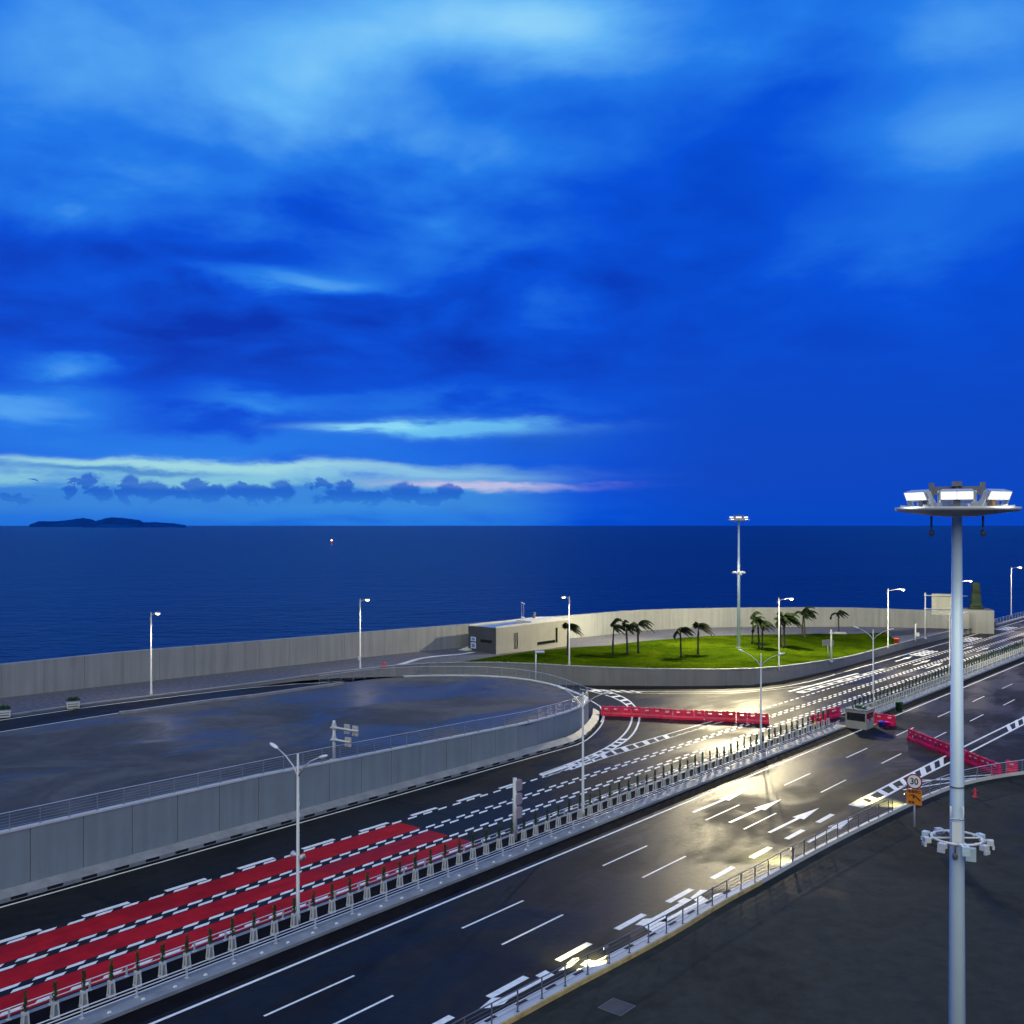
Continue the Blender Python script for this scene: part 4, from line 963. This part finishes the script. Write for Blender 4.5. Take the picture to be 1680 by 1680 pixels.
# ================================================================== SIGNS
def text_mesh(body, size, name):
    cu = bpy.data.curves.new(name, 'FONT'); cu.body = body; cu.size = size; cu.align_x = 'CENTER'; cu.align_y = 'CENTER'; cu.extrude = .004; cu.offset = size*.022; cu.resolution_u = 3
    o = bpy.data.objects.new(name, cu); COL.objects.link(o); dg = bpy.context.evaluated_depsgraph_get()
    me = bpy.data.meshes.new_from_object(o.evaluated_get(dg)); bpy.data.objects.remove(o); me.name = name; return me
def disc(c, r, th_, n_=28, y0=0.0):
    mb_ = MB(); vs = [(c[0]+r*math.cos(2*PI*k_/n_), y0, c[1]+r*math.sin(2*PI*k_/n_)) for k_ in range(n_)]; vs += [(x_, y0-th_, z_) for x_, _, z_ in vs]
    mb_.add(vs, [tuple(range(n_)), tuple(range(n_, 2*n_))[::-1]]+[(k_, (k_+1) % n_, n_+(k_+1) % n_, n_+k_) for k_ in range(n_)]); return mb_
sp_ = W(1500, 1357, .012); spz = 4.45
sg = thing('speed_sign', 'round 30 speed limit sign above an orange diagram plate by the kerb railing', 'sign', sp_, -math.atan2(D[0], D[1])*.75)
MB().tube([(0, .08, 0), (0, .08, spz-.1)], .085, 10).build('post', 'white_metal', sg)
rd = disc((0, spz-.52), .66, .03).build('disc_rim', 'sign_red', sg)
disc((0, spz-.52), .55, .012, y0=-.034).build('disc_face', 'sign_white', rd)
t30 = text_mesh('30', .66, 'number'); t30.materials.append(MAT['sign_black'])
o_ = link('number', t30, rd, (0, -.055, spz-.53)); o_.rotation_euler = (PI/2, 0, 0); o_.scale = (1.0, 1.15, 1)
plate = MB().box((0, -.02, spz-1.86), (1.24, .04, 1.32)).build('plate', 'orange', sg)
for x_, y_, dx_, dz_ in ((0, -1.86+.655, 1.24, .02), (0, -1.86-.655, 1.24, .02)): pass
arrow_pts = [(-.46, -.30, .10), (-.30, -.30, .22), (-.12, -.30, .26), (.08, -.30, .18), (.28, -.30, .0), (.50, -.30, -.20)]
cv = smooth([(a_, 0, c_) for a_, _, c_ in arrow_pts], 4); mb_ = MB()
for i in range(len(cv)-1):
    w0, w1 = .025+.06*i/len(cv), .025+.06*(i+1)/len(cv); a, b = cv[i], cv[i+1]
    mb_.add([(a.x, -.048, spz-1.94+a.z-w0), (b.x, -.048, spz-1.94+b.z-w1), (b.x, -.048, spz-1.94+b.z+w1), (a.x, -.048, spz-1.94+a.z+w0)], [(0, 1, 2, 3)])
mb_.add([(-.16, -.048, spz-1.90), (.06, -.048, spz-1.90), (-.05, -.048, spz-1.66)], [(0, 1, 2)]); mb_.add([(-.09, -.048, spz-2.02), (-.02, -.048, spz-2.02), (-.02, -.048, spz-1.9), (-.09, -.048, spz-1.9)], [(0, 1, 2, 3)])
mb_.build('diagram', 'sign_black', plate)
for body, sz, z_, x_ in (('匝道限速', .27, spz-1.40, 0), ('匝道', .25, spz-2.34, -.22)):
    me = text_mesh(body, sz, 'lettering'); me.materials.append(MAT['sign_black']); o_ = link('lettering', me, plate, (x_, -.05, z_)); o_.rotation_euler = (PI/2, 0, 0)

def gantry(label, base, hgt_, arms, rz, backs=True, group=None):
    t = thing('sign_gantry', label, 'sign gantry', base, rz, group)
    MB().tube([(0, 0, -.2), (0, 0, hgt_)], [.17, .13], 10).box((0, 0, .05), (.6, .6, .1)).build('pole', 'white_metal', t)
    for z_, l_, boards in arms:
        a = MB().tube([(0, 0, z_), (.45, 0, z_), (l_, 0, z_)], [.22, .10, .08], 8).box((0, 0, z_), (.55, .5, .10)).box((.0, 0, z_+.26), (.36, .36, .42), 0, .6).build('arm', 'white_metal', t)
        for bx, bz, bw_, bh_ in boards:
            b_ = MB().box((bx, .24, bz), (bw_, .06, bh_)).build('board', 'board_back', a)
            mbs = MB()
            for k_ in (-1, 1): mbs.box((bx+k_*bw_*.3, .14, bz), (.08, .14, bh_*1.04))
            for k_ in range(3): mbs.box((bx, .19, bz+(k_-1)*bh_*.32), (bw_*1.02, .05, .05))
            mbs.build('frame', 'steel', a)
    return t
gb_ = P(548, 1250); pxm = gb_.y/F
gantry('white two-armed sign gantry on the plaza edge seen from behind', P(548, 1247), 62*pxm+.2, [(54*pxm, 43*pxm*1.25, [(21*pxm*1.25, 54*pxm, 10*pxm*1.2, 15*pxm), (36*pxm*1.25, 53*pxm, 10*pxm*1.2, 16*pxm)]), (34*pxm, 29*pxm*1.25, [(23*pxm*1.25, 33*pxm, 10*pxm*1.3, 15*pxm)])], -.62)
gs = P(1518, 1047); pxm = gs.y/F
gantry('large white road sign gantry at the road parapet, seen from behind', gs, 75*pxm, [(70*pxm, 64*pxm, [(32*pxm, 56*pxm, 44*pxm, 34*pxm)]), (48*pxm, 64*pxm, [])], -.25)
gs = P(1364, 1085); pxm = gs.y/F
t = gantry('small camera pole with a slanting arm on the lawn wall', gs, 52*pxm, [(46*pxm, 24*pxm, [(14*pxm, 46.5*pxm, 18*pxm, 4*pxm)])], -.25)
gs = P(1366, 1083, .03); pxm = gs.y/F
t = thing('sign_board', 'small grey sign board standing in the lawn behind the camera pole', 'sign', (gs.x+.4, gs.y+4, zp(gs.x)+.03)); MB().box((0, 0, 24*pxm), (19*pxm, .08, 10*pxm)).build('board', 'wall_dark', t); MB().tube([(0, .08, 0), (0, .08, 27*pxm)], .07, 8).build('post', 'steel', t)
gs = P(879, 1117.5); pxm = gs.y/F
t = thing('sign_post', 'slim grey post with a small tilted panel on the far plaza edge', 'sign', gs); MB().tube([(0, 0, 0), (0, 0, 50*pxm)], .10, 8).build('post', 'steel', t); MB().box((.6, 0, 48*pxm), (1.3, .5, .14), 0, 1, .3).build('panel', 'steel', t)
gs = P(1502, 1051); pxm = gs.y/F
t = thing('control_post', 'short white post with a control box by the road parapet', 'post', gs); MB().tube([(0, 0, -.2), (0, 0, 27*pxm)], .17, 8).build('post', 'white_metal', t); MB().box((.45, 0, 10*pxm), (.6, .4, .8)).build('control_box', 'white_metal', t); MB().ell((.2, 0, 27*pxm), (.18, .18, .14), 8, 6).build('camera', 'white_metal', t)
# lane signal on the median, seen edge-on
gs = R(64.2, 53.0, .2)
t = thing('lane_signal', 'tall pole carrying a stack of three pinkish signal panels on the median', 'signal', gs, RZ)
MB().tube([(0, 0, 0), (0, 0, 5.1)], [.20, .17], 12).build('pole', 'white_metal', t)
for k_ in range(3):
    z_ = 2.25+k_*1.12; pa = [(.40*math.cos(a_)+.0, .5*math.sin(a_)) for a_ in [2*PI*i/12 for i in range(12)]]
    mb_ = MB(); n_ = 16; pr_ = [(max(-.36, min(.36, .46*math.cos(2*PI*i/n_))), max(-.46, min(.46, .56*math.sin(2*PI*i/n_)))) for i in range(n_)]
    vs = [(.28+x_, -.28, z_+zz) for x_, zz in pr_]+[(.28+x_, -.10, z_+zz) for x_, zz in pr_]
    mb_.add(vs, [tuple(range(n_))[::-1], tuple(range(n_, 2*n_))]+[(i, (i+1) % n_, n_+(i+1) % n_, n_+i) for i in range(n_)]); mb_.build('signal_panel', 'pink_panel', t)

# ------------------------------------------------------------------ netted column on its plinth
pb = P(1590, 1031); pxm = pb.y/F
pt = thing('plinth', 'square pale concrete plinth at the end of the sea wall', 'plinth', (pb.x+3, pb.y+3, -.2), -.25)
MB().box((0, 0, (30*pxm+1.4)/2), (7.0, 6.0, 30*pxm+1.4)).build('block', 'sea_concrete', pt)
MB().box((0, 0, 30*pxm+1.46), (6.6, 5.6, .12)).build('cap', 'joint', pt)
ct = thing('netted_column', 'dark green netting-wrapped column standing on the concrete plinth', 'column', (pb.x+3.0, pb.y+3, 30*pxm+1.32), -.25)
mb = MB(); rnd = random.Random(5); seg = 20; prof = [(0, 1.9), (.35, 2.0), (.7, 1.55), (1.6, 1.40), (2.6, 1.42), (3.4, 1.32), (4.0, 1.05), (4.5, 1.02), (5.1, 1.12), (5.6, 1.1), (6.3, 1.05), (6.5, .2)]
vs = []
for z_, r_ in prof:
    for k_ in range(seg):
        a_ = 2*PI*k_/seg; rr = r_*(.92+.16*rnd.random()); vs.append((rr*max(-.8, min(.8, 1.15*math.cos(a_)))*1.0, rr*max(-.8, min(.8, 1.15*math.sin(a_))), z_+rnd.uniform(-.08, .08)))
mb.add(vs, [(i*seg+k_, i*seg+(k_+1) % seg, (i+1)*seg+(k_+1) % seg, (i+1)*seg+k_) for i in range(len(prof)-1) for k_ in range(seg)]+[tuple(range((len(prof)-1)*seg, len(prof)*seg))], True); mb.build('netting', 'netting', ct)
mb = MB()
for z_ in (.7, 4.0, 4.5): mb.tube([(1.12*(1.0 if z_ > 2 else 1.4)*math.cos(2*PI*k_/20), 1.12*(1.0 if z_ > 2 else 1.4)*math.sin(2*PI*k_/20), z_) for k_ in range(21)], .07, 5)
mb.build('binding', 'sign_black', ct)

# ------------------------------------------------------------------ flower boxes by the ramp
def flower_box(label, p, rz):
    t = thing('flower_box', label, 'planter', p, rz, 'white flower boxes beside the ramp')
    mb_ = MB(); mb_.box((0, 0, .09), (1.35, .6, .12)).box((0, 0, .40), (1.4, .62, .14)).box((0, 0, .66), (1.46, .66, .16))
    for sx in (-1, 1):
        for sy in (-1, 1): mb_.box((sx*.62, sy*.24, .37), (.12, .12, .74))
    mb_.build('box', 'white_metal', t); MB().box((0, 0, .36), (1.22, .50, .62)).build('soil_liner', 'wall_dark', t)
    mb_ = MB(); rnd_ = random.Random(p[0])
    for i in range(420):
        v = Vector((rnd_.gauss(0, 1), rnd_.gauss(0, 1), rnd_.gauss(0, 1))).normalized()*rnd_.random()**.4; c = Vector((v.x*.75, v.y*.4, .85+abs(v.z)*.5)); a_ = rnd_.random()*6.3; w_ = Vector((math.cos(a_), math.sin(a_), 0))*.05
        mb_.add([c-w_, c+w_, c+Vector((v.x*.12, v.y*.12, .13))], [(0, 1, 2)])
    mb_.build('shrub', 'leaf', t)
flower_box('white flower box of dark green shrubs nearest the street lamp', P(120, 1162), .45)
flower_box('white flower box of dark green shrubs farther from the street lamp', P(6, 1177), .45)

# ------------------------------------------------------------------ far things
def hills(name, cx, dist, prof, m='hazed_hill'):
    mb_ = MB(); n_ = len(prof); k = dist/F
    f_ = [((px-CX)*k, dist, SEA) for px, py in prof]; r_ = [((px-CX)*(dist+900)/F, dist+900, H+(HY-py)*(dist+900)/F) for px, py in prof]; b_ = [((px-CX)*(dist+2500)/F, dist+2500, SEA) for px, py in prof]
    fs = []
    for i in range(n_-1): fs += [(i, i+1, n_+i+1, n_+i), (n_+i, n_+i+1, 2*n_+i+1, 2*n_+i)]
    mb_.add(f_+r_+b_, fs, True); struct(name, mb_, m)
def bumpy(pts, n_, amp, seed):
    rnd_ = random.Random(seed); o = []
    for (x0, y0), (x1, y1) in zip(pts, pts[1:]):
        for j in range(n_): t_ = j/n_; o.append((x0+(x1-x0)*t_, y0+(y1-y0)*t_+rnd_.uniform(-amp, amp)*(1 if j else .3)))
    o.append(pts[-1]); return o
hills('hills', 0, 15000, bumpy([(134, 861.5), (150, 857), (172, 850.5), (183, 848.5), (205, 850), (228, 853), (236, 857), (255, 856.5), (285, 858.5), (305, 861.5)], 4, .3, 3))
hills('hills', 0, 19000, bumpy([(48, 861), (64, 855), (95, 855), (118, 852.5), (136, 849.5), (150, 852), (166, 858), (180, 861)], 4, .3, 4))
bp = W(544, 892, SEA); t = thing('buoy', 'tiny lit buoy floating far out on the sea', 'buoy', bp)
MB().ell((0, 0, .6), (3.0, 3.0, 1.6), 10, 6).tube([(0, 0, 1), (0, 0, 5)], .5, 6).build('float', 'hydrant', t); MB().ell((0, 0, 5.6), (1.2, 1.2, 1.2), 8, 6).build('light', 'lamp_lens', t)

mh = W(1012, 1652, .012); t = thing('manhole_cover', 'square steel manhole cover set in the car park paving', 'manhole cover', (mh.x, mh.y, .014), RZ)
MB().box((0, 0, .006), (1.5, 1.5, .012)).build('frame', 'joint', t); MB().box((0, 0, .010), (1.34, 1.34, .012)).build('lid', 'earth', t)
